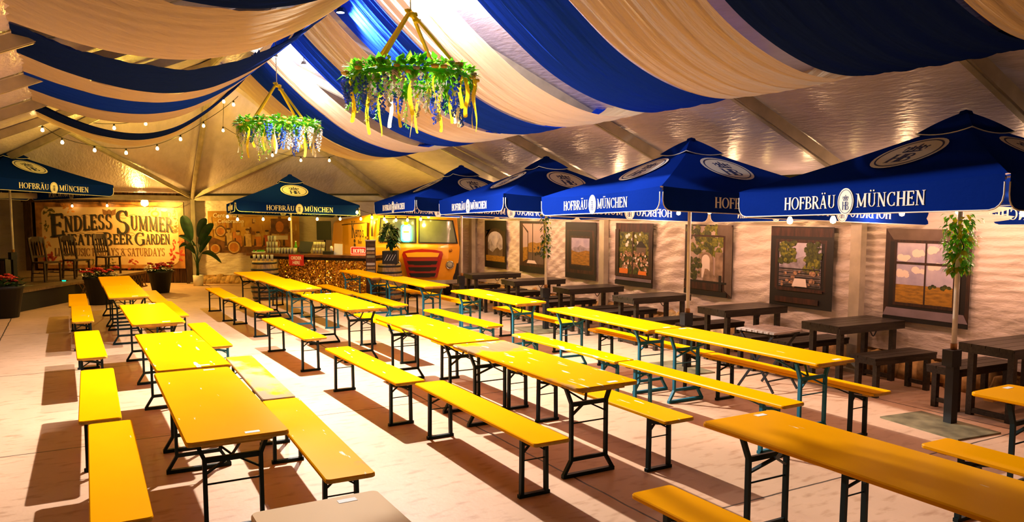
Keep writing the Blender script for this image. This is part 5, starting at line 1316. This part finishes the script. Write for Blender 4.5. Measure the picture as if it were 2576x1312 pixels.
def panel(poly, m, nm, q=0.0, th=.02, N=16):
    xs = [p[0] for p in poly]; x0, x1 = min(xs), max(xs); cut = sorted(set([x0 + (x1 - x0) * k / N for k in range(N + 1)] + xs)); cols = []
    for x in cut:
        x_ = min(max(x + 3e-6, x0 + 1e-5), x1 - 1e-5); zs = []
        for (ax, az), (bx, bz) in zip(poly, poly[1:] + poly[:1]):
            if (ax - x_) * (bx - x_) < 0: zs.append(az + (bz - az) * (x_ - ax) / (bx - ax))
        cols.append((x, min(zs), max(zs)))
    V, F = [], []
    for x, z0, z1 in cols:
        for k in range(5): V.append(facade(x, z0 + (z1 - z0) * k / 4, q + th))
        V.append(facade(x, z1, q - .02)); V.append(facade(x, z0, q - .02))
    for c_ in range(len(cols) - 1):
        for k in range(7): F.append((c_ * 7 + k, c_ * 7 + (k + 1) % 7, c_ * 7 + 7 + (k + 1) % 7, c_ * 7 + 7 + k))
    F += [tuple(range(7)), tuple(range(len(cols) * 7 - 7, len(cols) * 7))]
    return MB().add(V, F).build(nm, m, t)
panel([(-3.24, 1.36), (-2.29, 1.33), (-2.30, 1.92), (-3.18, 1.93)], M['black'], 'window_gasket', 0, .012)
panel([(-2.25, 1.33), (-1.31, 1.31), (-1.42, 1.87), (-2.24, 1.91)], M['black'], 'window_gasket', 0, .012)
panel([(-3.20, 1.385), (-2.33, 1.355), (-2.34, 1.895), (-3.145, 1.905)], M['glass'], 'windscreen', .0, .022)
panel([(-2.215, 1.355), (-1.35, 1.335), (-1.445, 1.85), (-2.215, 1.885)], M['glass'], 'windscreen', .0, .022)
go = [(-2.50, .50), (-1.80, .50), (-1.66, 1.06), (-1.68, 1.13), (-1.85, 1.17), (-2.15, 1.19), (-2.45, 1.17), (-2.60, 1.13), (-2.63, 1.06)]
panel(go, M['red'], 'grille_frame', .0, .05)
gx = lambda s, z: cx + .14 + s * (.30 + (z - .5) * .2)
panel([(-2.50, 1.0), (-1.78, 1.0), (-1.74, 1.09), (-1.95, 1.115), (-2.3, 1.115), (-2.55, 1.09)], M['truck'], 'grille_badge', .03, .03)
for z in (.86, .71, .565):
    w = .31 + (z - .5) * .16; c0 = -2.145
    panel([(c0 - w, z + .045), (c0 - w + .04, z - .04), (c0 - w * .6, z - .04), (c0 - w * .5, z - .055), (c0 + w * .5, z - .055), (c0 + w * .6, z - .04), (c0 + w - .04, z - .04), (c0 + w, z + .045)], M['wire'], 'grille_slot', .03, .028)
for x in (-2.76, -1.50):
    p = Vector(facade(x, .80)); Mx = Matrix.Rotation(R(90), 3, 'X')
    MB().lathe([(.105, -.03), (.105, .03), (.085, .045), (.08, .03)], p, 18, M=Mx).build('headlight_rim', M['chrome'], t)
    MB().lathe([(.084, .03), (.05, .05), (0, .055)], p, 18, M=Mx).build('headlight', M['clear'], t)
    p = Vector(facade(x + (.02 if x > -2 else -.02), 1.15)); MB().lathe([(.04, -.02), (.04, .03), (0, .045)], p, 12, M=Mx).build('turn_lamp', M['rust'], t)
b = MB(); b.polybar([(-3.35, 18.75, .40), (-3.0, 18.50, .40), (-1.6, 18.50, .40), (-1.25, 18.75, .40)], .09, .04, side=(0, 0, 1)); b.build('bumper', M['steel'], t)
b = MB(); b.box((-1.38, 18.95, .58), (.12, .3, .5)); b.build('fender', M['black'], t)
# side of the truck: door seam, handle, tall squeezed sign writing
A_, B2 = Vector((FLx, FD + .1, 0)), Vector((RL[0], RL[1], 0)); sd = (B2 - A_).normalized(); sn = Vector((sd.y, -sd.x, 0)) * -1
if sn.x > 0: sn = -sn
def side(x, z, q): p = A_ + sd * x + sn * (q + .012); return (p.x, p.y, z)   # x runs away from the windscreen
fs = lambda x, z, q: side(2.55 - x, z, q)
b = MB(); b.prism([(.30, .55), (2.04, .55), (2.04, 1.80), (.30, 1.72)], 0, .006, fs); b.build('side_door', M['truck'], t)
b = MB()
for a in (((2.05, .5), (2.05, 1.82)), ((.28, 1.73), (2.05, 1.81))): b.bar(fs(a[0][0], a[0][1], .008), fs(a[1][0], a[1][1], .008), .022)
b.build('door_edge', M['brown'], t)
MB().bar(fs(2.0, 1.44, .02), fs(2.08, 1.44, .02), .05).build('door_handle', M['chrome'], t)
MB().prism([(2.30, 1.48), (2.42, 1.48), (2.42, 1.88), (2.30, 1.88)], .0, .01, fs).build('vent_slot', M['brown'], t)
b = MB(); caps(b, 'K', .96, 1.40, .44, fs, .007, .010, 0, sx=.8); b.build('lettering', M['brown'], t); b = MB(); plain(b, "emp's", 1.24, 1.44, .28, fs, .0105, 0, bold=.01, sx=.62); plain(b, 'Beer', 1.42, 1.27, .10, fs, .0105, 0, bold=.01); plain(b, 'Garden', 1.32, 1.02, .09, fs, .0105, 0, bold=.01)
for z in (1.33, 1.22, 1.08, .92): b.prism(ell(1.18, z, .07, .05, 10), .007, .010, fs, 0)
b.build('lettering', M['brown'], t)
for q, d in ((-1.62, 19.35), (-3.4, 19.5), (-2.7, 20.9), (-4.5, 21.0)):
    MB().lathe([(.0, -.1), (.20, -.11), (.34, -.09), (.36, 0), (.34, .09), (.2, .11), (0, .1)], (q, d, .36), 20, M=Matrix.Rotation(R(90), 3, 'Y')).build('wheel', M['black'], t)
# green neon mug in the windscreen
t = bthing('neon_mug', 'green and white neon beer mug sign in the truck windscreen', 'neon sign', -2.52, 18.46)
MB().prism([(x, y + 1.57) for x, y in rrect(.17, .34, .05, 4)], 0, .02, lambda x, y, q: (x, .03 - q, y)).build('backboard', M['neon_w'], t)
MB().tube([(x, 0, y + 1.57) for x, y in rrect(.22, .39, .06, 4)], .016, 6, closed=True).build('neon_outline', M['neon_g'], t)
MB().box((0, -.0, 1.80), (.09, .03, .07)).build('neon_foam', M['neon_y'], t)
MB().box((0, -.002, 1.60), (.14, .012, .035)).build('neon_band', M['neon_y'], t)

# ------------------------------------------------------------------ light, sky, camera
def point(name, loc, power, col, r=.05, spot=None):
    l = bpy.data.lights.new(name, 'POINT'); l.energy = power; l.color = col; l.shadow_soft_size = r
    o = bpy.data.objects.new(name, l); o.location = loc; COL.objects.link(o); return o
WARM = (1, .64, .05); WH = (1, .91, .84)
def spot(name, loc, power, col, r, ang, aim=(0, 0)):
    l = bpy.data.lights.new(name, 'SPOT'); l.energy = power; l.color = col; l.shadow_soft_size = r; l.spot_size = R(ang); l.spot_blend = .8
    o = bpy.data.objects.new(name, l); o.location = loc; o.rotation_euler = (R(aim[0]), R(aim[1]), 0); COL.objects.link(o); return o
for k, p in enumerate(FL): spot('flood_light', (p[0], p[1], p[2] - .09), (3900, 1200)[k], WH, .05, 172, ((-30, 0), (-18, 0))[k])
for p in UPL: point('added_gap_light', (p[0], p[1], p[2] - .12), (330, 220)[p[1] > 9], (1, .93, .95), .06)
for p in (sa[2], sa[5]): point('string_bulb_light', (p[0], p[1], p[2] - .16), 45, WARM, .05)
for p in (sb[2], sc[1]): point('string_bulb_light', (p[0], p[1], p[2] - .16), 38, WARM, .05)
for k in (0, 3, 5): point('string_bulb_light', (e[k][0], e[k][1], e[k][2] - .16), 45, WARM, .05)
for k in (1, 5): point('string_bulb_light', (e2[k][0], e2[k][1], e2[k][2] - .16), 40, WARM, .05)
for k in range(1, 21, 2): point('wall_bulb_light', (wl[k][0] - .03, wl[k][1], wl[k][2] - .15), 12, (1, .56, .28), .05)
for k in range(16): point('umbrella_bulb_light', (ul[k][0] - .02, ul[k][1] + .2, ul[k][2] - .10), 25, (1, .52, .34), .05)
p = bk(-10.2, 21.6, 2.12); point('globe_light', p, 330, (1, .56, .10), .09)
w = bpy.data.worlds.new('night'); SC.world = w; w.use_nodes = True
w.node_tree.nodes['Background'].inputs[0].default_value = (1, .55, .12, 1); w.node_tree.nodes['Background'].inputs[1].default_value = .035
cam = bpy.data.cameras.new('camera'); cam.sensor_width = 36; cam.lens = 1947 / 2576 * 36; cam.shift_y = 52.8 / 2576; cam.clip_end = 200
co = bpy.data.objects.new('camera', cam); co.location = (0, 0, 2.075); co.rotation_euler = (PI / 2 - .0903, 0, -.52); COL.objects.link(co); SC.camera = co
vs = SC.view_settings; vs.view_transform = 'Standard'; vs.look = 'None'; vs.gamma = 1; vs.use_curve_mapping = False; vs.exposure = 0.0
SC.cycles.max_bounces = 6; SC.cycles.diffuse_bounces = 2; SC.cycles.glossy_bounces = 2; SC.cycles.transmission_bounces = 4; SC.cycles.sample_clamp_indirect = 4.0
SC.cycles.caustics_reflective = False; SC.cycles.caustics_refractive = False
